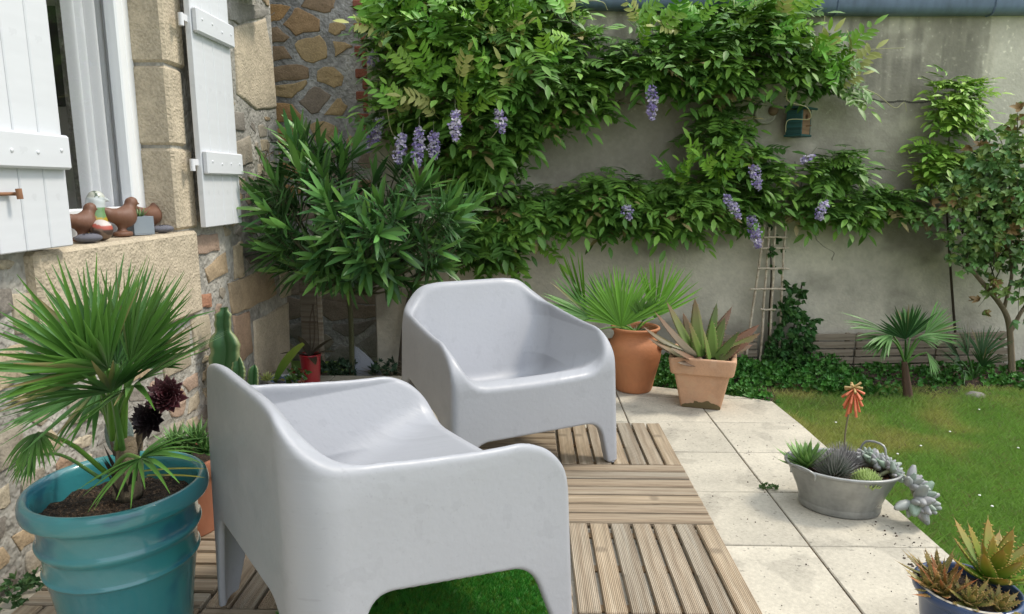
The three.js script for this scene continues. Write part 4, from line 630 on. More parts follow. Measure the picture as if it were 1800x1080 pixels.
// black aeonium and green succulent in small pots behind the teal pot
function smallPot(name, label, x, y, z, r, h, m, group) { const p = thing(name, label, 'pot', [x, y, z], 0, group); part('body', lathe(smoothPts([[0.001, 0.004], [r * 0.68, 0], [r * 0.72, 0.006], [r * 0.94, h * 0.78], [r * 1.02, h * 0.8], [r * 1.04, h * 0.98], [r * 0.98, h], [r * 0.9, h * 0.98], [r * 0.86, h * 0.75]], 3), 36), m, p); const s = new THREE.CircleGeometry(r * 0.92, 24); s.rotateX(-Math.PI / 2); part('soil', moved(s, 0, h * 0.88, 0), M.soil, p); return p; }
function rosette(parent, name, c, axis, n, L, W, T_, { e0 = 0.15, e1 = 1.35, col, col2, curl = 0.2, teeth = 0, toothCol, m = M.succulent, segs = 5, wf, each = false, jl = 0.12 } = {}) {
  const ax = axis.clone().normalize(), s = ax.clone().cross(V(0.2, 0.1, 1)).normalize(), u = s.clone().cross(ax); let g = new GB(true);
  for (let k = 0; k < n; k++) {
    const a = k * 2.39996, t = (k + 0.5) / n, e = lerp(e0, e1, Math.pow(t, 0.75)), d = ax.clone().multiplyScalar(Math.cos(e)).addScaledVector(s, Math.cos(a) * Math.sin(e)).addScaledVector(u, Math.sin(a) * Math.sin(e)), up = ax.clone().addScaledVector(d, -0.2), j = rr(0.8, 1.2);
    g.fat(c.clone().addScaledVector(d, 0.1 * W), d, up, L * lerp(0.65, 1, t) * (1 + rr(-jl, jl)), W * rr(0.88, 1.1), T_, { segs, curl: curl * Math.sin(e), col: col.map(q => q * j), col2: (col2 || col).map(q => q * j), teeth, toothCol, ...(wf ? { wf } : {}) });
    if (each) { part('leaf', g.geo(), m, parent); g = new GB(true); }
  }
  if (!each) part(name, g.geo(), m, parent);
}
{
  R = rng(91); const c = onZ(262, 716, -1.86), px = onZ(243, 790, -1.86);
  smallPot('small_terracotta_pot', 'small terracotta pot hidden behind the teal pot, holding black aeonium', px.x, 0.0255, -1.86, 0.085, 0.17, M.terra);
  const a = thing('black_aeonium', 'near black aeonium rosettes on a bare brown stem behind the palm', 'succulent'); const st = new GB(); st.tube(curve([V(px.x, 0.15, -1.86), V(px.x, 0.3, -1.86), px, onZ(250, 745, -1.86)], 12), 0.011, 8); part('stem', st.geo(), M.paleBark, a);
  const wf = t => Math.pow(Math.sin(Math.PI * (0.12 + 0.8 * t)), 0.7);
  rosette(a, 'rosette', onZ(264, 738, -1.84), V(-0.1, 0.35, 0.9), 60, 0.05, 0.024, 0.005, { col: [0.013, 0.008, 0.01], col2: [0.02, 0.01, 0.014], wf }); rosette(a, 'rosette', onZ(294, 698, -1.84), V(0.25, 0.5, 0.8), 60, 0.05, 0.026, 0.005, { col: [0.03, 0.009, 0.012], col2: [0.05, 0.011, 0.015], wf });  
  const b = new GB(); b.tube(curve([onZ(250, 748, -1.86), onZ(272, 725, -1.87), onZ(290, 704, -1.86)], 8), 0.008, 6); part('stem', b.geo(), M.paleBark, a);
  const g0 = onZ(322, 800, -2.1); smallPot('terracotta_pot', 'terracotta pot of green succulents between the teal pot and the armchair', g0.x, 0.0255, g0.z, 0.13, g0.y - 0.02, M.terra);
  const e = thing('green_houseleeks', 'clump of green pointed succulent rosettes in the terracotta pot', 'succulent'); for (const [x, y] of [[310, 770], [345, 762], [330, 785], [300, 785], [360, 780]]) rosette(e, 'rosette', onZ(x, y + 12, -2.1 + rr(-0.03, 0.05)), V(rr(-0.2, 0.2), 1, 0.4), 26, 0.075, 0.022, 0.008, { col: [0.06, 0.16, 0.04], col2: [0.14, 0.26, 0.07], curl: 0.5 });
  // columnar cactus by the wall
  const cx = onZ(398, 690, -3.0), cac = thing('columnar_cactus', 'ribbed green columnar cactus standing against the stone wall', 'cactus'); smallPot('cactus_pot', 'terracotta pot holding the ribbed columnar cactus', -1.31, 0.001, -3.0, 0.11, 0.2, M.terra);
  const col = (pts, rad) => { const g = new GB(true), P = curve(pts, 26), n = 36; let prev; P.forEach((p, k) => { const t = k / 26, a = []; for (let j = 0; j < n; j++) { const q = j / n * 6.2832, rib = Math.pow(Math.abs(Math.cos(q * 1.5 - 0.75)), 2.6), r = rad(t) * (0.3 + 0.7 * rib * (1 + 0.09 * Math.sin(k * 1.9))); a.push(g.v(V(p.x + Math.cos(q) * r, p.y, p.z + Math.sin(q) * r), 0, 0, rib > 0.9 ? [0.22, 0.26, 0.12] : [0.03, 0.1, 0.03])); } if (prev) for (let j = 0; j < n; j++) g.quad(prev[j], prev[(j + 1) % n], a[(j + 1) % n], a[j]); prev = a; }); part('column', g.geo(), M.succulent, cac); };
  col([V(-1.31, 0.17, -3), onZ(398, 660, -3), onZ(400, 610, -3), onZ(394, 575, -3), onZ(395, 541, -3)], t => 0.075 * (t < 0.6 ? 1 : lerp(1, 0.55, sstep(0.6, 0.7, t))) * (t > 0.96 ? 0.55 : 1)); col([onZ(410, 680, -2.98), onZ(420, 655, -2.97), onZ(418, 625, -2.97)], t => 0.045 * Math.sqrt(Math.max(0.02, 1 - t * t)));
  col([onZ(445, 690, -3.02), onZ(446, 655, -3.02), onZ(447, 642, -3.02)], t => 0.03 * Math.sqrt(Math.max(0.05, 1 - t * t * t)));
}
// corner with the red pot, pebble bowl, slate
{
  R = rng(97); const r = onZ(548, 680, -3.72), rp = thing('red_pot', 'slim red glazed flower pot near the house corner', 'pot', [r.x, 0.001, r.z]);
  part('body', lathe(smoothPts([[0.001, 0.003], [0.042, 0], [0.045, 0.01], [0.05, 0.1], [0.058, 0.2], [0.061, 0.215], [0.056, 0.218], [0.05, 0.2]], 4), 32), new THREE.MeshPhysicalMaterial({ color: lin(0.3, 0.012, 0.02), roughness: 0.3, clearcoat: 0.4, side: THREE.DoubleSide }), rp);
  const pl = thing('potted_orchid', 'dark leaved orchid with bare upright stems in the red pot', 'plant'), b = V(r.x, 0.2, r.z), g = new GB(true), D = [0.03, 0.025, 0.018];
  for (const [x, y, z] of [[0.16, 0.08, 0.05], [-0.09, 0.05, 0.06], [0.08, 0.09, -0.06], [-0.05, 0.07, -0.05], [0.05, 0.02, 0.1]]) g.blade(b, V(x, y, z), UPV, 0.17, t => 0.045 * Math.sin(Math.PI * (0.15 + 0.8 * t)), { segs: 6, droop: 0.5, fold: 0.3, col: D, col2: [0.07, 0.055, 0.03] }); part('leaf', g.geo(), M.succulent, pl);
  const s = new GB(); for (const [a, c] of [[545, 552], [552, 550]]) s.tube(curve([b, onZ(a, 600, -3.72), onZ(a, 560, -3.72), onZ(c - 1, 536, -3.72)], 12), 0.003, 5); part('stem', s.geo(), M.bark, pl);
  const w = onZ(503, 668, -3.62), bw = thing('pebble_bowl', 'pale shallow bowl filled with blue grey pebbles', 'bowl', [w.x, 0.001, w.z]); part('body', lathe(smoothPts([[0.001, 0.003], [0.05, 0], [0.06, 0.008], [0.085, 0.06], [0.098, 0.1], [0.094, 0.102], [0.08, 0.07]], 4), 36), mat([0.55, 0.56, 0.57], 0.4), bw);
  const pb = new GB(), ms = [], cs = []; const ico = new THREE.IcosahedronGeometry(1, 1); for (let k = 0; k < 170; k++) { const a = rr(0, 6.28), q = Math.sqrt(R()) * 0.08; ms.push(new THREE.Matrix4().compose(V(Math.cos(a) * q, 0.085 + rr(0, 0.014), Math.sin(a) * q), new THREE.Quaternion().setFromEuler(new THREE.Euler(rr(0, 3), rr(0, 3), 0)), V(rr(0.006, 0.011), rr(0.004, 0.008), rr(0.006, 0.011)))); cs.push([0.12 * rr(0.6, 1.4), 0.17 * rr(0.7, 1.3), 0.24 * rr(0.7, 1.3)]); } copies('pebbles', ico, mat([1, 1, 1], 0.6), ms, cs, bw);
  const st = thing('strap_leaf_plant', 'broad arching yellow green strap leaf beside the pebble bowl', 'plant'), sg = new GB(true), so = onZ(483, 672, -3.56), se = onZ(528, 607, -3.56); sg.blade(so, se.clone().sub(so).add(V(-0.02, 0.05, 0)), V(-0.5, 0.3, 0.8), so.distanceTo(se) * 1.08, t => 0.062 * Math.pow(Math.sin(Math.PI * (0.1 + 0.82 * t)), 0.7), { segs: 9, droop: 0.75, fold: 0.18, col: [0.07, 0.19, 0.02], col2: [0.2, 0.26, 0.04] }); sg.blade(so, V(0.5, 0.4, 0.5), UPV, 0.12, t => 0.04 * Math.sin(Math.PI * (0.1 + 0.85 * t)), { segs: 5, droop: 0.7, col: [0.1, 0.2, 0.03], col2: [0.25, 0.16, 0.06] }); part('leaf', sg.geo(), M.vleaf, st);
  const yr = thing('yellow_green_rosette', 'small yellow green rosette against the house wall by the pebble bowl', 'succulent'); rosette(yr, 'rosette', onZ(470, 668, -3.46), V(0.2, 1, 0.3), 24, 0.05, 0.02, 0.007, { col: [0.2, 0.27, 0.07], col2: [0.36, 0.38, 0.12] });
  const tr = thing('trailing_plant', 'low trailing plant with small reddish green leaves by the red pot', 'plant'); { const ms2 = [], cs2 = [], lg = sprig(5, 1, 0.5, 1.2); for (let k = 0; k < 40; k++) { ms2.push(frameM(onZ(rr(506, 542), rr(650, 682), -3.5 + rr(-0.06, 0.04)), V(rr(-1, 1), rr(0, 1), rr(0.2, 1)), UPV, rr(0.022, 0.036))); cs2.push(R() < 0.25 ? [0.22, 0.06, 0.03] : green(0.08, 0.17, 0.04)); } copies('foliage', lg, M.leaf, ms2, cs2, tr); }
  const sl = new THREE.Shape([[0, 0], [0.3, 0], [0.24, 0.07], [0.14, 0.17], [0.03, 0.25], [-0.02, 0.26]].map(([x, y]) => new THREE.Vector2(x, y))), sx = onZ(622, 652, -4.16), sgm = new THREE.ExtrudeGeometry(sl, { depth: 0.006, bevelEnabled: true, bevelSize: 0.002, bevelThickness: 0.002, bevelSegments: 1 }); sgm.scale(0.66, 0.78, 1); sgm.rotateX(-0.18);
  single('slate_sheet', 'grey curved slate sheet leaning behind the oleander trunk', 'slate', sgm, mat([0.33, 0.36, 0.42], 0.5, { bumpMap: T.stoneBump, bumpScale: 0.004 }), [sx.x, -0.05, sx.z]);
  const bedPl = thing('corner_succulents', 'low grey green succulents growing in the corner bed', 'plant'); { const ms2 = [], cs2 = [], lg = sprig(7, 1, 0.35, 1.2); for (let k = 0; k < 130; k++) { const q = onZ(k < 90 ? rr(560, 628) : rr(655, 700), 655, -4.16 + rr(-0.12, 0.08)); q.y = -0.06 + rr(0, 0.1); ms2.push(frameM(q, V(rr(-1, 1), rr(0.2, 1.2), rr(-0.2, 1)), UPV, rr(0.03, 0.055))); cs2.push(green(0.05, 0.1, 0.05, 0.35)); } copies('foliage', lg, M.leaf, ms2, cs2, bedPl); }
  const straw = thing('dry_leaf_litter', 'dry tan stalks lying in the corner bed', 'litter'); straw.userData.kind = 'stuff'; { const ms2 = [], cs2 = [], lg = new GB(); lg.blade(V(0, 0, 0), V(0, 0, 1), UPV, 1, t => 0.08 * (1 - t * 0.6), { segs: 3, droop: 0.2 }); for (let k = 0; k < 160; k++) { const q = onZ(rr(648, 730), 655, -4.14 + rr(-0.12, 0.06)); q.y = -0.05 + rr(0, 0.05); ms2.push(frameM(q, V(rr(-1, 1), rr(-0.1, 0.3), rr(-0.5, 0.5)), UPV, rr(0.05, 0.12))); cs2.push(green(0.3, 0.24, 0.14, 0.3)); } copies('litter', lg.geo(), M.softLeaf, ms2, cs2, straw); }
}

// ---------------------------------------------------------------- terracotta jar with its palm
{
  R = rng(101); const X = 0.6, Z = -3.8, j = thing('terracotta_jar', 'bulbous orange terracotta jar with small ear handles holding a palm', 'jar', [X, 0.001, Z]);
  part('body', lathe(smoothPts([[0.001, 0.004], [0.092, 0], [0.1, 0.006], [0.118, 0.08], [0.14, 0.17], [0.148, 0.225], [0.142, 0.27], [0.123, 0.305], [0.117, 0.325], [0.124, 0.345], [0.136, 0.355], [0.137, 0.364], [0.13, 0.369], [0.12, 0.362], [0.11, 0.33]], 5), 56), M.terraJar, j);
  for (const a of [0.35, 0.35 + Math.PI]) { const g = new GB(), d = V(Math.cos(a), 0, Math.sin(a)), s = V(-Math.sin(a), 0, Math.cos(a)), q = (r, y, t) => d.clone().multiplyScalar(r).addScaledVector(s, t).setY(y); g.tube(curve([q(0.136, 0.235, -0.045), q(0.155, 0.262, -0.02), q(0.158, 0.268, 0.01), q(0.14, 0.27, 0.045)], 12), t => 0.009 + 0.004 * Math.sin(t * Math.PI), 8); part('handle', g.geo(), M.terraJar, j); }
  const so = new THREE.CircleGeometry(0.116, 24); so.rotateX(-Math.PI / 2); part('soil', moved(so, 0, 0.335, 0), M.soil, j);
  const p = thing('jar_palm', 'bright green fan palm growing in the terracotta jar', 'palm'), b = V(X, 0.33, Z), P = (x, y, d = 0) => onZ(x, y, Z + d), c1 = [0.1, 0.27, 0.02], c2 = [0.19, 0.42, 0.04], d1 = [0.065, 0.18, 0.03], d2 = [0.12, 0.26, 0.055];
  for (const [h, t, sp_, n, a1, a2, up] of [[[1092, 575, 0.05], [1088, 468, 0.02], 2.5, 34, c1, c2, V(0, 0.4, 1)], [[1150, 560, -0.06], [1190, 462, -0.08], 1.6, 22, c1, c2, V(0.5, 0.3, 1)], [[1030, 552, 0], [998, 445, -0.02], 0.7, 12, c1, c2, V(-0.8, 0.2, 0.5)], [[1040, 560, 0.05], [960, 508, 0.1], 1.5, 20, d1, d2, V(-0.2, 0.7, 0.6)], [[1075, 570, -0.1], [1050, 480, -0.2], 1.6, 20, d1, d2, V(-0.2, 0.5, 1)], [[1130, 565, 0.02], [1140, 520, 0.06], 1.6, 18, d1, d2, V(0.2, 0.6, 0.8)], [[1050, 580, 0.08], [985, 575, 0.14], 1.3, 16, d1, d2, V(0, 0.9, 0.4)]])
    frond(p, b.clone().add(V(rr(-0.02, 0.02), 0, rr(-0.02, 0.02))), P(...h), P(...t), { n, spread: sp_, w: 0.017, col: a1, col2: a2, up, join: 0.55, droop: 0.12, pr: 0.005, jl: 0.08 });
  const f = new GB(true); for (let k = 0; k < 30; k++) { const a = rr(0, 6.28); f.blade(b.clone().add(V(Math.cos(a) * 0.03, 0.005, Math.sin(a) * 0.03)), V(Math.cos(a), rr(0.3, 1), Math.sin(a)), UPV, rr(0.06, 0.12), t => 0.009 * (1 - t), { segs: 4, droop: 0.5, col: [0.16, 0.22, 0.12], col2: [0.28, 0.32, 0.2] }); } part('offset_leaf', f.geo(), M.vleaf, p);
}
// ---------------------------------------------------------------- square terracotta pot with a red-green aloe
{
  R = rng(103); const X = 0.925, Z = -3.56, turn = -0.28, p = thing('square_pot', 'square pale terracotta pot with thick rim and mossy foot', 'pot', [X, 0.001, Z], turn);
  const ring = (h, y, r) => { const o = []; for (let k = 0; k < 4; k++) for (let q = 0; q < 5; q++) { const a = (k + q / 4) * Math.PI / 2, sx = [1, -1, -1, 1][k], sz = [1, 1, -1, -1][k]; o.push([sx * (h - r) + Math.cos(a) * r, y, sz * (h - r) + Math.sin(a) * r]); } return o; };
  const loft = (rings) => { const g = new GB(); let prev; rings.forEach((r, i) => { const a = r.map(([x, y, z]) => g.v(V(x, y, z), (Math.abs(x) > Math.abs(z) ? z : x) * 3, y * 3)); if (prev) a.forEach((_, k) => { const l = (k + 1) % a.length; g.quad(prev[k], a[k], a[l], prev[l]); }); prev = a; }); return g.geo(); };
  part('body', loft([ring(0.02, 0.002, 0.01), ring(0.098, 0, 0.012), ring(0.102, 0.006, 0.014), ring(0.139, 0.192, 0.016)]), M.terraPale, p);
  part('rim', loft([ring(0.137, 0.188, 0.016), ring(0.153, 0.19, 0.02), ring(0.158, 0.198, 0.022), ring(0.168, 0.268, 0.022), ring(0.166, 0.276, 0.022), ring(0.16, 0.279, 0.02), ring(0.147, 0.277, 0.018), ring(0.138, 0.262, 0.016), ring(0.134, 0.22, 0.016)]), M.terraPale, p);
  const moss = tex(128, 64, (u, v) => [0.25, 0.24, 0.12]); const mg = new GB(); { const n = 40; let prev; for (let i = 0; i <= n; i++) { const u = i / n, x = lerp(-0.094, 0.1, u), h = 0.012 + 0.04 * fbm(u, 0.4, 8, 3, 700) * (u > 0.3 ? 1 : 0.5), k = y => 0.1022 + (0.139 - 0.102) * (y - 0.006) / 0.186; const a = [mg.v(V(x, 0.003, k(0.003) + 0.0012)), mg.v(V(x, h, k(h) + 0.0012))]; if (prev) mg.quad(prev[0], a[0], a[1], prev[1]); prev = a; } } part('moss', mg.geo(), mat([0.13, 0.1, 0.045], 0.95, { bumpMap: T.soilBump, bumpScale: 0.006 }), p, 'dark mossy stain round the foot of the pot');
  const so = new THREE.PlaneGeometry(0.272, 0.272); so.rotateX(-Math.PI / 2); part('soil', moved(so, 0, 0.252, 0), M.soil, p);
  const a = thing('red_aloe', 'spreading aloe with green and reddish brown pointed leaves in square pot', 'succulent'), c = V(X, 0.26, Z);
  const L = (tx, ty, dz, W, g0, g1, curl = 0.1, o = [0, 0, 0]) => { const t = onZ(tx, ty, Z + dz), b = c.clone().add(V(...o)), g = new GB(true), d = t.clone().sub(b), len = d.length() * 0.97; d.y -= curl * len * 0.5 / len * 0.6; g.fat(b, d, V(0, 0.8, 0.6).addScaledVector(V(d.x, 0, d.z), -0.8), len, W * 1.35, 0.014, { segs: 9, curl, col: g0, col2: g1, teeth: 0.0045, toothCol: [0.4, 0.25, 0.15] }); part('leaf', g.geo(), M.succulent, a); };
  const G1 = [0.14, 0.24, 0.05], BR = [0.17, 0.09, 0.05], GR = [0.13, 0.15, 0.06], RD = [0.2, 0.1, 0.06], PK = [0.2, 0.17, 0.12];
  L(1222, 522, 0, 0.085, G1, BR, 0.1, [-0.03, 0, 0.02]); L(1172, 528, 0.02, 0.075, G1, BR, 0.05, [-0.05, 0, 0.02]); L(1157, 540, 0.08, 0.07, PK, BR, 0.25, [-0.05, 0, 0.05]); L(1260, 530, -0.02, 0.06, G1, GR, 0.1, [0.02, 0, 0]); L(1252, 560, 0.1, 0.075, [0.16, 0.24, 0.06], G1, 0.1, [0.03, 0, 0.05]); L(1290, 545, -0.08, 0.07, PK, RD, -0.25, [0.02, 0, -0.03]); L(1292, 540, -0.1, 0.06, PK, BR, -0.3, [0.05, 0, -0.05]);
  L(1334, 566, 0.05, 0.085, BR, RD, 0.1, [0.05, 0, 0.04]); L(1338, 582, 0.1, 0.07, G1, RD, 0.05, [0.05, 0, 0.06]); L(1290, 572, 0.12, 0.07, [0.15, 0.23, 0.06], GR, 0.3, [0.05, 0, 0.06]); L(1326, 612, 0.12, 0.06, RD, RD, -0.2, [0.07, 0, 0.07]); L(1142, 556, 0.0, 0.06, GR, BR, 0.4, [-0.06, 0, 0]); L(1160, 592, 0.12, 0.06, GR, RD, 0.2, [-0.07, 0, 0.08]); L(1205, 596, 0.16, 0.06, RD, PK, 0.5, [-0.02, 0, 0.09]); L(1200, 548, -0.06, 0.07, GR, BR, 0, [-0.03, 0, -0.04]); L(1240, 575, 0.16, 0.06, G1, [0.22, 0.2, 0.08], 0.2, [0.01, 0, 0.1]); L(1215, 560, 0.1, 0.075, G1, BR, 0.2, [-0.02, 0, 0.05]); L(1272, 556, 0.04, 0.075, [0.16, 0.25, 0.06], GR, 0.15, [0.03, 0, 0.02]); L(1150, 575, 0.05, 0.065, GR, BR, 0.35, [-0.07, 0, 0.03]); L(1318, 590, 0.0, 0.065, GR, RD, 0.25, [0.07, 0, 0]); L(1180, 605, 0.18, 0.055, RD, PK, 0.1, [-0.06, 0, 0.1]); L(1300, 600, 0.16, 0.06, GR, RD, 0.1, [0.06, 0, 0.1]);
}
// ---------------------------------------------------------------- zinc tub of succulents
{
  R = rng(107); const X = 1.128, Z = -2.36, turn = -0.32, t = thing('zinc_tub', 'oval galvanised zinc tub with wire handles at the edge of the paving', 'tub', [X, 0.001, Z], turn);
  const A = 0.19, B = 0.142, H_ = 0.16, oval = (k, y, o = 0) => { const a = []; for (let j = 0; j < 56; j++) { const q = j / 56 * 6.28318; a.push([Math.cos(q) * (A * k + o), y, Math.sin(q) * (B * k + o), j / 56]); } return a; };
  const g = new GB(); let prev; [[0.05, 0.004], [0.66, 0.003], [0.685, 0.0, 0.002], [0.7, 0.006, 0.003], [0.71, 0.026, 0.003], [0.712, 0.03, 0], [0.78, 0.07], [0.96, 0.148], [0.975, 0.152, 0.004], [0.985, 0.157, 0.007], [0.985, 0.163, 0.007], [0.97, 0.166, 0.004], [0.96, 0.16, 0], [0.9, 0.13, -0.004], [0.85, 0.1, -0.005]].forEach(([k, y, o]) => { const a = oval(k, y, o).map(([x, yy, z, u]) => g.v(V(x, yy, z), u * 2, y * 3)); if (prev) a.forEach((_, i) => { const l = (i + 1) % 56; g.quad(prev[i], a[i], a[l], prev[l]); }); prev = a; }); part('body', g.geo(), M.zinc, t);
  const hd = (q, lift) => { const h = new GB(), P = d => V(Math.cos(q + d) * (A * 0.985 + 0.012), 0.158, Math.sin(q + d) * (B * 0.985 + 0.012)), a = P(-0.26), b = P(0.26), m = a.clone().lerp(b, 0.5), up = V(Math.cos(q) * 0.01, lift, Math.sin(q) * 0.01); h.tube(curve([a.clone().add(V(0, -0.02, 0)), a, a.clone().lerp(m, 0.35).add(up), b.clone().lerp(m, 0.35).add(up), b, b.clone().add(V(0, -0.02, 0))], 20), 0.0042, 8); part('handle', h.geo(), M.zinc, t); };
  hd(2.35, 0.014); hd(-0.95, 0.05);
  const s = new GB(); { let pv = null; const c0 = s.v(V(0, 0.125, 0), 0, 0); oval(0.9, 0.122).forEach(([x, y, z], i, a) => { const k = s.v(V(x, y + 0.008 * R(), z), x, z); if (pv !== null) s.tri(c0, pv, k); pv = k; if (i === a.length - 1) s.tri(c0, k, c0 + 1); }); } part('soil', s.geo(), mat([0.62, 0.34, 0.25], 1, { map: T.soil, bumpMap: T.soilBump, bumpScale: 0.02 }), t);
  const cs_ = Math.cos(turn), sn = Math.sin(turn), W = (x, y, z) => V(X + x * cs_ + z * sn, y, Z - x * sn + z * cs_);
  const r1 = thing('green_aloe_rosette', 'fresh green pointed aloe rosette in the zinc tub', 'succulent'); rosette(r1, 'leaf', W(-0.115, 0.14, -0.01), V(-0.12, 1, 0.1), 40, 0.112, 0.034, 0.009, { col: [0.1, 0.22, 0.05], col2: [0.2, 0.33, 0.09], curl: 0.55, e1: 1.45, segs: 6 });
  for (const [x, z, r, lb] of [[-0.03, 0.045, 0.078, 'grey green ball of fine spiky leaves in the tub beside the green rosette'], [0.005, -0.05, 0.072, 'darker grey ball of fine spiky leaves deeper in the zinc tub']]) {
    const b = thing('spiky_succulent', lb, 'succulent'), g2 = new GB(true), c = W(x, 0.14, z); for (let k = 0; k < 210; k++) { const u = 1 - (k + 0.5) / 210 * 1.15, q = k * 2.39996, s2 = Math.sqrt(Math.max(0, 1 - u * u)), d = V(Math.cos(q) * s2, u + 0.15, Math.sin(q) * s2).normalize(), j = rr(0.7, 1.3), c0 = lb[0] === 'g' ? [0.12, 0.16, 0.11] : [0.13, 0.13, 0.14]; g2.fat(c.clone().addScaledVector(d, r * 0.35), d.clone().add(V(0, 0.1, 0)), UPV, r * rr(0.55, 0.75), 0.009, 0.004, { segs: 3, curl: 0.6, col: c0.map(w => w * j), col2: [0.24 * j, 0.23 * j, 0.22 * j], sec: [[-1, 0], [0, 0.3], [1, 0], [0, -1]] }); } part('leaves', g2.geo(), M.succulent, b).userData.kind = 'stuff';
  }
  const r2 = thing('lime_rosette', 'small lime green cobweb houseleek near the rim of the tub', 'succulent'); { const g2 = new GB(true), c = W(0.07, 0.122, 0.075); for (let k = 0; k < 150; k++) { const u = 1 - (k + 0.5) / 150, q = k * 2.39996, s2 = Math.sqrt(1 - u * u), d = V(Math.cos(q) * s2, u + 0.1, Math.sin(q) * s2).normalize(), j = rr(0.85, 1.15); g2.fat(c.clone().addScaledVector(d, 0.036), d.clone().add(V(0, 0.5, 0)), UPV, 0.024, 0.013, 0.006, { segs: 4, curl: 0.6, col: [0.3 * j, 0.42 * j, 0.1 * j], col2: [0.45 * j, 0.55 * j, 0.22 * j], wf: t => Math.sqrt(Math.max(0, 1 - t * t)) }); } part('leaves', g2.geo(), M.succulent, r2).userData.kind = 'stuff'; }
  const gh = thing('ghost_plant', 'pale grey ghost plant spilling over the tub rim towards the lawn', 'succulent'), wfp = q => Math.pow(Math.sin(Math.PI * (0.14 + 0.8 * q)), 0.6), gc = [0.22, 0.3, 0.22], gp = [0.33, 0.31, 0.33];
  for (const [x, y, z, ax, n, l] of [[0.12, 0.155, -0.06, V(0.1, 1, 0.2), 15, 0.055], [0.15, 0.16, -0.03, V(0.4, 1, 0.3), 18, 0.05], [0.095, 0.16, -0.09, V(-0.2, 1, 0), 20, 0.055], [0.165, 0.15, 0.01, V(0.7, 0.7, 0.5), 16, 0.045], [0.215, 0.125, 0.02, V(0.6, 0.6, 0.5), 11, 0.07], [0.235, 0.085, 0.045, V(0.5, 0.1, 0.9), 14, 0.085], [0.215, 0.08, 0.07, V(-0.1, -0.3, 0.9), 7, 0.07]]) { const g3 = new GB(true), A3 = ax.clone().normalize(), s3 = A3.clone().cross(V(0.2, 0.1, 1)).normalize(), u3 = s3.clone().cross(A3); for (let k = 0; k < n; k++) { const t3 = (k + 0.5) / n, e3 = lerp(0.2, 1.45, Math.pow(t3, 0.8)), a3 = k * 2.39996, d3 = A3.clone().multiplyScalar(Math.cos(e3)).addScaledVector(s3, Math.cos(a3) * Math.sin(e3)).addScaledVector(u3, Math.sin(a3) * Math.sin(e3)), l3 = l * lerp(0.6, 0.98, t3) * rr(0.85, 1.15), w3 = l3 * 0.25, mm = R(), pts3 = [], o3 = W(x, y, z); for (let q = 0; q <= 9; q++) pts3.push(o3.clone().addScaledVector(d3, l3 * (0.05 + 0.95 * q / 9)).addScaledVector(A3, 0.18 * l3 * (q / 9) ** 2)); g3.tube(pts3, q => w3 * Math.max(0.06, Math.pow(Math.sin(Math.PI * (0.1 + 0.84 * Math.pow(q, 0.85))), 0.7)), 8, gc.map((c3, m3) => lerp(c3, gp[m3], mm))); } part('rosette', g3.geo(), M.succulent, gh); }
  const gst = new GB(); gst.tube(curve([W(0.11, 0.12, -0.02), W(0.17, 0.165, 0.0), W(0.205, 0.14, 0.02), W(0.23, 0.09, 0.045)], 12), 0.007, 6); part('stem', gst.geo(), mat([0.3, 0.32, 0.2], 0.7), gh);
  // flower stalk rising from the tub
  const fl = thing('aloe_flower', 'thin stalk topped with drooping coral orange tubular flowers, from the tub', 'flower'), b0 = W(0.02, 0.13, -0.09), top = onZ(1501, 688, b0.z), fs = new GB(); fs.tube(curve([b0, b0.clone().lerp(top, 0.4).add(V(-0.012, 0, 0)), b0.clone().lerp(top, 0.8).add(V(-0.006, 0, 0)), top.clone().add(V(0, 0.01, 0))], 14), t2 => 0.0032 * (1.2 - 0.5 * t2), 6); part('stalk', fs.geo(), mat([0.2, 0.17, 0.1], 0.8), fl);
  const ff = new GB(true); for (let k = 0; k < 26; k++) { const q = k * 2.4, u = k / 26, o = top.clone().add(V(0, 0.02 - 0.035 * u, 0)), e = lerp(0.6, -1.3, Math.pow(u, 0.8)), d = V(Math.cos(q) * Math.cos(e), Math.sin(e), Math.sin(q) * Math.cos(e)); const l = lerp(0.026, 0.048, u), pe = o.clone().addScaledVector(d, l * 0.5); pe.y -= 0.004; const en = pe.clone().addScaledVector(d, l * 0.6); en.y -= l * 0.7 * u; ff.tube([o, pe, en], w => 0.0025 + 0.0028 * w, 5, u < 0.3 ? [0.45, 0.3, 0.12] : [0.62, 0.16, 0.07]); } part('blossoms', ff.geo(), M.succulent, fl);
}
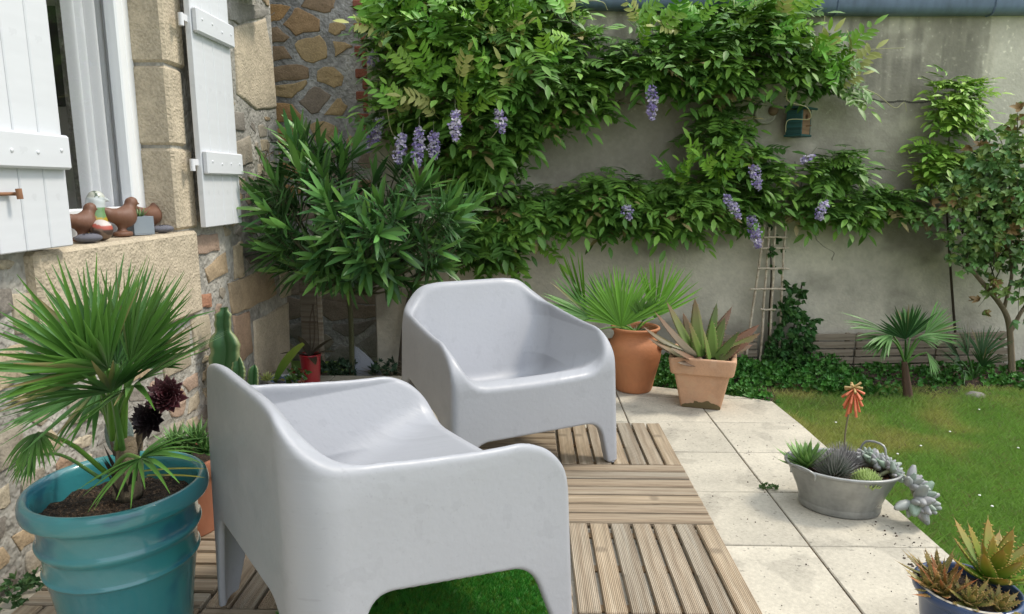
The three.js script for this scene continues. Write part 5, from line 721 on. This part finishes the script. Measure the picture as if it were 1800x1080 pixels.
// ---------------------------------------------------------------- blue pot with aloes
{
  R = rng(109); const q = onY(1702, 1032, 0.2), X = q.x, Z = q.z, p = thing('blue_pot', 'dark blue glazed pot with chipped pale rim', 'pot', [X, 0.001, Z]);
  part('body', lathe(smoothPts([[0.001, 0.004], [0.07, 0], [0.075, 0.008], [0.092, 0.1], [0.102, 0.165], [0.106, 0.175], [0.114, 0.18], [0.117, 0.19], [0.114, 0.2], [0.107, 0.203], [0.1, 0.196], [0.094, 0.17]], 5), 56), M.bluePot, p);
  const ch = new GB(); { let pv; for (let i = 0; i <= 60; i++) { const a = 1.5 + i / 60 * 2.2, w = fbm(i / 60, 0.3, 9, 3, 720); const r0 = 0.1085 + 0.004 * (w - 0.5), r1 = 0.1145 + 0.006 * (w - 0.62); const b = [ch.v(V(Math.cos(a) * r0, 0.2038, Math.sin(a) * r0)), ch.v(V(Math.cos(a) * Math.max(r0 + 0.001, r1), 0.2012 + 0.001, Math.sin(a) * Math.max(r0 + 0.001, r1)))]; if (pv) ch.quad(pv[0], pv[1], b[1], b[0]); pv = b; } } part('chip', ch.geo(), mat([0.5, 0.46, 0.38], 0.9), p, 'pale chipped glaze along the pot rim');
  const so = new THREE.CircleGeometry(0.098, 24); so.rotateX(-Math.PI / 2); part('soil', moved(so, 0, 0.178, 0), M.soil, p);
  const a = thing('potted_aloe', 'green aloe with orange tipped toothed leaves in the blue pot', 'succulent'), c = onZ(1745, 1000, Z - 0.01);
  rosette(a, 'leaf', V(c.x, 0.215, c.z), V(0.1, 1, 0.15), 19, 0.15, 0.054, 0.013, { e0: 0.1, e1: 1.3, col: [0.1, 0.25, 0.02], col2: [0.3, 0.17, 0.03], curl: 0.35, teeth: 0.004, toothCol: [0.6, 0.42, 0.12], segs: 10, each: true, wf: t => Math.pow(1 - t, 0.62) * (0.75 + 0.45 * t) });
  const b = thing('red_tinged_aloe', 'small crowded aloe with red orange leaves at the blue pot rim', 'succulent'); for (const [x, z, n, l] of [[-0.065, 0.02, 18, 0.085], [-0.03, 0.06, 18, 0.065], [-0.05, -0.035, 16, 0.095], [0.02, 0.075, 16, 0.055], [-0.085, 0.0, 12, 0.07]]) rosette(b, 'rosette', V(X + x, 0.195, Z + z), V(x * 6, 1, z * 6), n, l, 0.024, 0.008, { e1: 1.2, col: [0.12, 0.17, 0.04], col2: R() < 0.6 ? [0.42, 0.13, 0.05] : [0.3, 0.2, 0.06], curl: 0.3, teeth: 0.0025, toothCol: [0.55, 0.35, 0.15], segs: 7 });
}
// ---------------------------------------------------------------- garden palm, rose bush, dark palm
{
  R = rng(113); const b = onY(1597, 705, -0.1), p = thing('garden_palm', 'young fan palm planted in the lawn edge before the wall', 'palm'), P = (x, y, d = 0) => onZ(x, y, b.z + d); b.y = -0.1;
  const tr = new GB(); tr.tube(curve([b, P(1595, 680), P(1592, 655), P(1590, 635)], 10), t => 0.028 - 0.012 * t, 9); part('trunk', tr.geo(), mat([0.2, 0.12, 0.08], 0.95, { bumpMap: T.stoneBump, bumpScale: 0.015 }), p);
  const st = P(1592, 640), c1 = [0.05, 0.15, 0.03], c2 = [0.11, 0.24, 0.06], e1 = [0.015, 0.06, 0.02], e2 = [0.04, 0.11, 0.03];
  for (const [h, t, sp_, n, a1, a2, up, dr] of [[[1592, 597, 0.08], [1590, 538, 0.14], 1.9, 26, e1, e2, V(0, -0.2, 1), 0.05], [[1570, 590, 0.05], [1505, 568, 0.15], 1.5, 22, c1, c2, V(-0.1, 0.9, 0.4), 0.5], [[1565, 595, 0.1], [1520, 610, 0.16], 1.5, 18, c1, c2, V(-0.2, 0.8, 0.5), 0.6], [[1625, 590, 0], [1680, 555, -0.05], 1.5, 22, [0.07, 0.18, 0.03], [0.12, 0.26, 0.06], V(0.3, 0.3, 1), 0.2], [[1612, 595, 0.06], [1660, 590, 0.12], 1.6, 20, c1, c2, V(0.1, 0.9, 0.4), 0.6], [[1600, 595, -0.06], [1610, 540, -0.12], 1.6, 20, c1, c2, V(0, 0.4, 1), 0.1], [[1630, 620, 0.05], [1650, 660, 0.1], 1.3, 16, [0.06, 0.15, 0.02], c2, V(0.5, 0.6, 0.6), 0.3]])
    frond(p, st.clone(), P(...h), P(...t), { n, spread: sp_, w: 0.018, col: a1, col2: a2, up, join: 0.5, droop: dr, pr: 0.006, jl: 0.1 });
  const d = thing('dark_palm', 'dark low palm growing in the shade under the rose bush', 'palm'), q = onY(1712, 672, -0.1); for (const [x, y, z] of [[1660, 588, 0.1], [1690, 570, 0.05], [1740, 575, -0.02], [1670, 625, 0.2], [1745, 610, 0.12]]) { const tip = onZ(x, y, q.z + z); frond(d, q, q.clone().lerp(tip, 0.45), tip, { n: 18, spread: 1.5, w: 0.015, col: [0.02, 0.07, 0.02], col2: [0.06, 0.14, 0.04], up: V(0, 0.9, 0.5), droop: 0.4 }); }
  // rose bush
  const rb = thing('rose_bush', 'tall glossy leaved rose bush with bare crooked trunk against the wall', 'shrub'), r0 = onY(1780, 668, -0.1); const Q = (x, y, d2 = 0) => onZ(x, y, r0.z + d2);
  const t2 = new GB(); t2.tube(curve([r0, Q(1778, 620), Q(1774, 570), Q(1765, 545, 0.02), Q(1730, 500, 0.08), Q(1700, 465, 0.12)], 24), t => 0.021 - 0.009 * t, 8); t2.tube(curve([Q(1774, 590), Q(1795, 550), Q(1840, 480), Q(1850, 380)], 12), t => 0.014 - 0.007 * t, 7); t2.tube(curve([Q(1765, 545, 0.02), Q(1780, 470, 0.05), Q(1760, 380), Q(1750, 300)], 12), t => 0.012 - 0.007 * t, 6); part('trunk', t2.geo(), M.paleBark, rb);
  const ms = [], cs = [], lf = sprig(5, 1, 0.5, 1.3), tw = new GB();
  const spray = (x0, y0, x1, y1, d0, d1, n) => {                                    // an arching shoot with leaves in fives along it
    const A = Q(x0, y0, d0), B = Q(x1, y1, d1), m = A.clone().lerp(B, 0.55).add(V(rr(-0.04, 0.04), 0.07, rr(0, 0.06))), P = curve([A, m, B], 12); for (const p of P) { const zw = WZ + WS * p.x + 0.04; if (p.z < zw) p.z = zw + rr(0, 0.03); }
    tw.tube(P, t => 0.0045 * (1.2 - t), 4); const young = R() < 0.25;
    for (let k = 0; k < n; k++) { const p = P[Math.min(12, 2 + (R() * 11 | 0))].clone().add(V(rr(-0.05, 0.05), rr(-0.05, 0.05), rr(-0.05, 0.06))); ms.push(frameM(p, V(rr(-1, 1), rr(-0.5, 0.7), rr(-0.2, 1)), V(rr(-0.3, 0.3), 1, 0.4), rr(0.034, 0.06))); cs.push(young ? (R() < 0.3 ? [0.3, 0.2, 0.09] : green(0.26, 0.36, 0.1)) : R() < 0.2 ? green(0.26, 0.38, 0.12) : green(0.15, 0.28, 0.09, 0.4)); }
  };
  for (let k = 0; k < 74; k++) { const a = rr(-2.9, -0.1), L = rr(50, 120), cx = rr(1690, 1850), cy2 = rr(330, 500); spray(cx, cy2, cx + Math.cos(a) * L * 0.8, cy2 + Math.sin(a) * L, rr(-0.1, 0.2), rr(-0.2, 0.35), 17 + (R() * 8 | 0)); }
  for (const [a, b, c, d] of [[1720, 430, 1615, 375], [1730, 440, 1640, 415], [1740, 400, 1655, 345], [1760, 330, 1740, 225], [1790, 300, 1790, 190], [1775, 330, 1715, 270], [1740, 470, 1690, 470], [1750, 500, 1720, 540], [1800, 480, 1790, 560], [1720, 450, 1665, 455]]) spray(a, b, c, d, 0.1, 0.12, 22);
  part('branch', tw.geo(), M.greenBark, rb);
  copies('foliage', lf, M.glossLeaf, ms, cs, rb);
}
// ---------------------------------------------------------------- trellis, ivy, edging boards, birdhouse, plaques
{
  R = rng(127); const o = 0.11, tr = thing('trellis', 'weathered pale wooden fan trellis leaning on the wall', 'trellis'), W = (x, y) => onWall(x, y, o);
  const bar = (a, b, r, name) => { const g = new GB(), n = 6, A = W(...a), B = W(...b), pts = []; for (let k = 0; k <= n; k++) pts.push(A.clone().lerp(B, k / n).add(V(rr(-0.004, 0.004), rr(-0.003, 0.003), name === 'rung' ? 0.013 : 0))); g.tube(pts, r, 6); part(name, g.geo(), mat([0.7, 0.68, 0.64], 0.9, { map: T.wood }), tr); };
  bar([1344, 396], [1308, 652], 0.0085, 'upright'); bar([1353, 400], [1335, 652], 0.008, 'upright'); bar([1363, 398], [1352, 655], 0.008, 'upright'); bar([1381, 398], [1368, 652], 0.008, 'upright');
  for (const [y, a, b] of [[417, 1341, 1384], [436, 1336, 1386], [472, 1330, 1386], [508, 1318, 1384], [544, 1336, 1362]]) bar([a, y], [b, y], 0.0075, 'rung');
  const iv = thing('ivy', 'dark green leafy creeper climbing the foot of the trellis', 'climber'), ms = [], cs = [], lf = sprig(4, 1, 0.62, 1.3);
  for (const [poly, n] of [[[[1352, 560], [1374, 482], [1395, 485], [1420, 505], [1415, 540], [1442, 560], [1438, 620], [1444, 662], [1322, 666], [1326, 615]], 1350], [[[1336, 400], [1360, 395], [1384, 410], [1380, 480], [1345, 500], [1330, 450]], 150]]) for (const q of scatter(poly, n, 0.03, 0.17)) { ms.push(frameM(q.p, V(rr(-1, 1), rr(-0.9, 0.3), rr(0.3, 1)), V(0, 1, 0.8), rr(0.035, 0.06))); cs.push(green(0.07, 0.18, 0.05, 0.35)); }
  copies('foliage', lf, M.leaf, ms, cs, iv); const g = new GB(); for (const p of [[[1350, 655], [1352, 560], [1356, 470], [1350, 400]], [[1380, 655], [1395, 580], [1410, 500]]]) g.tube(curve(p.map(([x, y]) => onWall(x, y, 0.05)), 14), 0.005, 5); part('stem', g.geo(), M.bark, iv);
  // low plank edging
  const pn = (x0, x1, k0, label) => { const A = onWall(x0, 640, 0.09), B = onWall(x1, 640, 0.09), L = A.distanceTo(B), t = thing('plank_edging', label, 'edging', [(A.x + B.x) / 2, -0.1, (A.z + B.z) / 2], Math.atan(-WS), 'low plank panels along the wall foot'); for (let k = 0; k < 5; k++) { const m = part('plank', slab(L - 0.006, 0.043, 0.016, 0.002), M.oldWood, t); m.position.set(rr(-0.003, 0.003), 0.03 + k * 0.054, rr(-0.003, 0.003)); m.rotation.z = rr(-0.012, 0.012); } for (const s of [-1, 1]) { const m = part('stake', slab(0.03, 0.28, 0.02, 0.003), M.oldWood, t); m.position.set(s * (L / 2 - 0.04), 0.13, -0.019); } };
  pn(1424, 1499, 0, 'short grey plank panel at the wall foot beside the ivy'); pn(1500, 1640, 0, 'grey plank panel at the wall foot behind the young palm'); pn(1642, 1770, 0, 'grey plank panel at the wall foot under the rose bush'); pn(1262, 1330, 0, 'grey plank panel behind the trellis foot');
  // birdhouse
  const bp = onWall(1404, 214, 0.088), bh = thing('birdhouse', 'small teal and brown wooden birdhouse fixed to the wall', 'birdhouse', [bp.x, bp.y - 0.095, bp.z], 0.75), tealP = mat([0.03, 0.13, 0.15], 0.6, { map: T.wood }), brown = mat([0.3, 0.2, 0.13], 0.8, { map: T.wood });
  part('base', moved(slab(0.135, 0.014, 0.12, 0.003), 0, 0.007, 0), tealP, bh); part('side', moved(slab(0.012, 0.15, 0.104, 0.002), -0.056, 0.09, 0), tealP, bh); part('side', moved(slab(0.012, 0.15, 0.104, 0.002), 0.056, 0.09, 0), tealP, bh); part('back', moved(slab(0.1, 0.15, 0.012, 0.002), 0, 0.09, -0.045), brown, bh);
  { const s = new THREE.Shape(); s.moveTo(-0.049, 0); s.lineTo(0.049, 0); s.lineTo(0.049, 0.15); s.lineTo(-0.049, 0.15); const h = new THREE.Path(); h.absarc(0, 0.105, 0.018, 0, 6.2832, true); s.holes.push(h); part('front', moved(new THREE.ExtrudeGeometry(s, { depth: 0.012, bevelEnabled: false, curveSegments: 20 }), 0, 0.015, 0.04), brown, bh); const pr = new THREE.CylinderGeometry(0.004, 0.004, 0.035, 8); pr.rotateX(Math.PI / 2); part('perch', moved(pr, 0, 0.065, 0.066), brown, bh); }
  { const rf = slab(0.15, 0.014, 0.15, 0.003); rf.rotateX(0.12); part('roof', moved(rf, 0, 0.178, 0.01), tealP, bh); }
  const pq = onWall(1345, 199, 0.016), pl = thing('wall_plaque', 'round pale plaque with a small brown boss hung under the wisteria', 'plaque', [pq.x, pq.y, pq.z]); { const c = lathe([[0.001, 0.012], [0.05, 0.012], [0.054, 0.02], [0.066, 0.022], [0.071, 0.014], [0.072, 0]], 36); c.rotateX(Math.PI / 2); part('dish', c, mat([0.5, 0.47, 0.38], 0.7, { map: T.grit }), pl); const b = lathe([[0.001, 0.04], [0.015, 0.038], [0.026, 0.028], [0.032, 0.012], [0.03, 0]], 24); b.rotateX(Math.PI / 2); part('boss', moved(b, 0.045, 0.014, 0.012), mat([0.2, 0.13, 0.08], 0.8), pl); }
  const vq = onWall(905, 468, 0.012), vt = thing('coconut_disc', 'round dark brown wooden disc hung on the wall above the armchair', 'disc', [vq.x, vq.y, vq.z]); { const c = lathe([[0.001, 0.012], [0.028, 0.014], [0.034, 0.026], [0.046, 0.026], [0.05, 0.012], [0.05, 0]], 28); c.rotateX(Math.PI / 2); part('disc', c, mat([0.11, 0.075, 0.045], 0.85, { bumpMap: T.stoneBump, bumpScale: 0.01 }), vt); }
}
// ---------------------------------------------------------------- ornaments on the window sill
{
  R = rng(131); const Y = 0.957, at_ = (x, X) => { const d = onX(x, 400, X); return [X, Y, d.z]; }, clay = mat([0.16, 0.075, 0.045], 0.55, { bumpMap: T.fineBump, bumpScale: 0.001 });
  // clay bird: body, neck and head, tail, foot; looks along +x of its own axes
  const birdG = sdfMesh((x, y, z) => { const p = [x, y, z]; let d = smin(capsule(p, [-0.05, 0.075, 0], [0.02, 0.062, 0], 0.02, 0.034), capsule(p, [0.03, 0.075, 0], [0.05, 0.105, 0], 0.022, 0.015), 0.025); d = smin(d, capsule(p, [0.052, 0.112, 0], [0.056, 0.114, 0], 0.019, 0.018), 0.012); d = smin(d, capsule(p, [0.068, 0.112, 0], [0.086, 0.107, 0], 0.008, 0.003), 0.008); d = smin(d, capsule(p, [-0.05, 0.078, 0], [-0.085, 0.1, 0], 0.015, 0.008), 0.015); d = smin(d, capsule(p, [0.0, 0.045, 0], [0.002, 0.012, 0], 0.011, 0.012), 0.014); d = smin(d, smax(Math.hypot(x - 0.004, z * 1.2) - 0.034, Math.abs(y - 0.008) - 0.008, 0.008), 0.012); return d; }, [-0.105, -0.006, -0.05], [0.1, 0.15, 0.05], 0.004);
  const bird = (label, x, X, turn, s = 1) => { const m = single('clay_bird', label, 'ornament', birdG, clay, at_(x, X), turn, 'brown clay birds on the window sill'); m.scale.setScalar(s); };
  bird('brown clay bird standing behind a slate pebble next to the shutter', 141, -1.545, 1.45, 1.0); bird('brown clay bird between the striped ball and the grey planter', 213, -1.545, 1.35, 1.12); bird('brown clay bird behind the grey planter near the granite jamb', 264, -1.575, 1.5, 1.05);
  const cbG = sdfMesh((x, y, z) => { const p = [x, y, z]; let d = capsule(p, [0, 0.04, 0], [0, 0.085, 0], 0.036, 0.03); d = smin(d, capsule(p, [0.004, 0.122, 0], [0.006, 0.128, 0], 0.028, 0.026), 0.02); d = smin(d, capsule(p, [0.032, 0.125, 0], [0.045, 0.12, 0], 0.008, 0.003), 0.006); d = smin(d, capsule(p, [-0.02, 0.05, 0], [-0.06, 0.03, 0], 0.02, 0.008), 0.02); return Math.max(d, 0.002 - y); }, [-0.08, -0.004, -0.05], [0.06, 0.17, 0.05], 0.004);
  { const p = cbG.attributes.position, col = []; for (let i = 0; i < p.count; i++) { const y = p.getY(i), x = p.getX(i), n = fbm(x * 9 + 0.5, y * 9 + p.getZ(i) * 7 + 0.5, 6, 2, 800); col.push(...(y > 0.128 + 0.01 * n ? (n > 0.5 ? [0.06, 0.09, 0.05] : [0.5, 0.52, 0.45]) : y > 0.098 ? [0.55, 0.6, 0.6] : y > 0.06 + 0.02 * n ? [0.16, 0.3, 0.13] : [0.45, 0.32, 0.04])); } cbG.setAttribute('color', new THREE.Float32BufferAttribute(col, 3)); }
  const cb = single('ceramic_bird', 'glazed green white and yellow ceramic bird on the window sill', 'ornament', cbG, new THREE.MeshPhysicalMaterial({ color: 0xffffff, vertexColors: true, roughness: 0.3, clearcoat: 0.5 }), at_(170, -1.585), 0.9); cb.scale.setScalar(1.12);
  const bg = new THREE.SphereGeometry(0.037, 32, 24), bc = [], bp = bg.attributes.position; for (let i = 0; i < bp.count; i++) { const y = bp.getY(i) / 0.037 + 0.25 * bp.getX(i) / 0.037, n = fbm(bp.getX(i) * 14 + 0.5, bp.getY(i) * 14 + 0.5, 5, 2, 810); bc.push(...(y > 0.62 ? [0.55, 0.5, 0.47] : y > 0.3 ? [0.42, 0.1, 0.07] : n > 0.55 ? [0.2, 0.13, 0.09] : [0.07, 0.045, 0.035])); } bg.setAttribute('color', new THREE.Float32BufferAttribute(bc, 3)); moved(bg, 0, 0.036, 0);
  single('painted_ball', 'round brown ornament with a red and white striped top on the sill', 'ornament', bg, mat([1, 1, 1], 0.5, { vertexColors: true }), at_(177, -1.5));
  const peb = new THREE.SphereGeometry(1, 24, 14); peb.scale(0.045, 0.016, 0.036); moved(peb, 0, 0.015, 0); const sq = (i) => { const g = new GB(), pts = []; for (let k = 0; k <= 20; k++) { const u = k / 20 * 2 - 1; const x = u * 0.026, z = 0.008 + 0.008 * Math.sin(k * 1.3 + i); pts.push(V(x, 0.0155 + 0.016 * Math.sqrt(Math.max(0, 1 - (x / 0.045) ** 2 - (z / 0.036) ** 2)), z)); } g.tube(pts, 0.0012, 4); return g.geo(); };
  [[153, -1.495, 'grey slate pebble with a dark scrawled line next to the shutter'], [286, -1.5, 'grey slate pebble with a dark scrawled line beside the grey planter']].forEach(([x, X, l], i) => { const t = thing('slate_pebble', l, 'pebble', at_(x, X), 1.2, 'slate pebbles on the window sill'); part('stone', peb, mat([0.16, 0.16, 0.19], 0.7, { bumpMap: T.stoneBump, bumpScale: 0.004 }), t); part('scrawl', sq(i), mat([0.03, 0.03, 0.04], 0.8), t); });
  const pp = at_(246, -1.53), pt = thing('grey_planter', 'small square grey metal planter on the window sill', 'planter', pp, 0.9); { const w = 0.038, h = 0.072, g = [moved(slab(w * 2, 0.004, w * 2, 0.001), 0, 0.002, 0)]; for (const [x, z, a, b] of [[0, w - 0.0015, w * 2, 0.003], [0, -w + 0.0015, w * 2, 0.003], [w - 0.0015, 0, 0.003, w * 2 - 0.007], [-w + 0.0015, 0, 0.003, w * 2 - 0.007]]) g.push(moved(slab(a, h - 0.005, b, 0.0008), x, h / 2 + 0.002, z)); part('box', mergeGeometries(g), mat([0.24, 0.28, 0.32], 0.45), pt); const so = new THREE.PlaneGeometry(w * 1.9, w * 1.9); so.rotateX(-Math.PI / 2); part('soil', moved(so, 0, h - 0.01, 0), M.soil, pt); }
  const ss = thing('sill_succulent', 'little green succulent growing in the grey planter', 'succulent'); rosette(ss, 'rosette', V(pp[0], Y + 0.064, pp[2]), V(0, 1, 0.1), 18, 0.05, 0.014, 0.005, { col: [0.12, 0.22, 0.09], col2: [0.25, 0.34, 0.14], e1: 1.1, curl: 0.3 });
}
// ---------------------------------------------------------------- lawn blades, ground cover, weeds
{
  R = rng(137); const b = new GB(); for (let k = 0; k < 7; k++) { const a = rr(0, 6.28), l = rr(0.3, 1); b.blade(V(rr(-0.25, 0.25), 0, rr(-0.25, 0.25)), V(Math.cos(a) * l, 1, Math.sin(a) * l), V(-Math.sin(a), 0.2, Math.cos(a)), rr(0.7, 1.2), t => 0.09 * (1 - t * 0.85), { segs: 3, droop: 0.7, fold: 0.2 }); }
  const tuft = b.geo(), ms = [], cs = [];
  while (ms.length < 52000) { const z = rr(-4.15, -1.2), x = rr(1.345, 4.3); if (x > 0.95 * -z + 0.6 || (x < 1.45 && z < -3.75)) continue; const n = fbm(x / 8, -z / 8, 10, 3, 900), m = fbm(x / 8, -z / 8, 40, 2, 905), t = sstep(0.38, 0.6, n * 0.65 + m * 0.35), j = rr(0.75, 1.3); ms.push(frameM(V(x, -0.101, z), V(rr(-1, 1), 0, rr(-1, 1)), UPV, rr(0.016, 0.042) * (z < -3.75 ? 1.4 : x < 1.42 ? 1.5 : 1))); cs.push(R() < 0.06 ? [0.3, 0.26, 0.12] : [lerp(0.25, 0.46, t) * j, lerp(0.42, 0.46, t) * j, lerp(0.08, 0.14, t) * j]); }
  copies('grass', tuft, M.softLeaf, ms, cs, ground);
  const gc = new THREE.Group(); gc.name = 'ground_cover'; gc.userData = { kind: 'stuff', label: 'low leafy green ground cover along the foot of the wall', category: 'ground cover' }; scene.add(gc);
  const lf = sprig(5, 1, 0.55, 1.3), m2 = [], c2 = []; while (m2.length < 3600) { const x = rr(0.55, 3.7), zw = WZ + WS * x, edge = x < 1.34 ? -3.95 + 0.35 * sstep(0.6, 1.34, x) : -4.02 + 0.12 * Math.sin(x * 4), z = rr(zw + 0.06, edge); const dens = fbm(x / 8, -z / 8, 20, 2, 910); if (R() > (x < 2.05 ? 1 : 0.2 + 0.6 * sstep(0.4, 0.6, dens))) continue; const h = (x < 2.05 ? 0.1 : 0.05) * (0.4 + dens); m2.push(frameM(V(x, -0.1 + rr(0, h * 1.3), z), V(rr(-1, 1), rr(0, 0.8), rr(-0.3, 1)), UPV, rr(0.02, 0.042))); c2.push(green(0.08, 0.23, 0.04, 0.35)); }
  copies('leaves', lf, M.leaf, m2, c2, gc);
  const dm = [], dc = [], ds = new THREE.SphereGeometry(1, 6, 4); for (let k = 0; k < 16; k++) { const z = rr(-4.1, -2), x = rr(1.5, 0.9 * -z + 0.4); dm.push(new THREE.Matrix4().compose(V(x, -0.072, z), new THREE.Quaternion(), V(0.006, 0.003, 0.006))); dc.push([0.75, 0.75, 0.7]); } copies('daisies', ds, mat([1, 1, 1], 0.8), dm, dc, gc);
  const wd = thing('paving_weed', 'small green weed sprouting in the joint between pavers', 'weed'), wp = onY(1350, 860, 0), wm = [], wc = []; for (let k = 0; k < 26; k++) { wm.push(frameM(V(wp.x + rr(-0.03, 0.03), rr(0.002, 0.012), wp.z + rr(-0.012, 0.012)), V(rr(-1, 1), rr(0.1, 0.7), rr(-1, 1)), UPV, rr(0.008, 0.016))); wc.push(green(0.1, 0.18, 0.06)); } copies('foliage', lf, M.leaf, wm, wc, wd);
  const w2 = thing('wall_foot_weed', 'small leafy weed at the foot of the house wall by the teal pot', 'weed'), p2 = V(-1.42, 0.01, -1.72), m3 = [], c3 = []; for (let k = 0; k < 60; k++) { m3.push(frameM(p2.clone().add(V(rr(-0.04, 0.05), rr(0, 0.05), rr(-0.08, 0.08))), V(rr(-1, 1), rr(0.1, 0.8), rr(-0.5, 1)), UPV, rr(0.012, 0.024))); c3.push(green(0.07, 0.15, 0.05)); } copies('foliage', lf, M.leaf, m3, c3, w2);
  const sg = new THREE.IcosahedronGeometry(1, 3), sp2 = sg.attributes.position; for (let i = 0; i < sp2.count; i++) { const k = 1 + 0.3 * (fbm(sp2.getX(i) * 0.4 + 0.5, sp2.getY(i) * 0.4 + sp2.getZ(i) * 0.3 + 0.5, 5, 3, 920) - 0.5); sp2.setXYZ(i, sp2.getX(i) * k * 0.062, sp2.getY(i) * k * 0.03, sp2.getZ(i) * k * 0.045); } sg.computeVertexNormals(); const so = onY(1715, 702, -0.1); single('field_stone', 'flat grey stone lying in the lawn edge', 'stone', sg, M.stones[3], [so.x, -0.085, so.z]);
  // crumbs of soil on the paving near the edge
  const cr = new THREE.Group(); cr.name = 'soil_crumbs'; cr.userData = { kind: 'stuff', label: 'dark crumbs of soil scattered on the pavers', category: 'crumbs' }; scene.add(cr); const m4 = [], c4 = [], ig = new THREE.IcosahedronGeometry(1, 0); for (let k = 0; k < 90; k++) { const q = k < 50 ? [rr(1.17, 1.32), rr(-2.3, -1.85)] : [rr(0.68, 1.3), rr(-3.4, -1.75)]; m4.push(new THREE.Matrix4().compose(V(q[0], 0.0015, q[1]), new THREE.Quaternion().setFromEuler(new THREE.Euler(R() * 3, R() * 3, 0)), V(1, 0.6, 1).multiplyScalar(rr(0.0015, k < 50 ? 0.005 : 0.003)))); c4.push(green(0.08, 0.06, 0.045)); } copies('crumbs', ig, mat([1, 1, 1], 1), m4, c4, cr);
}

renderer.render(scene, camera);
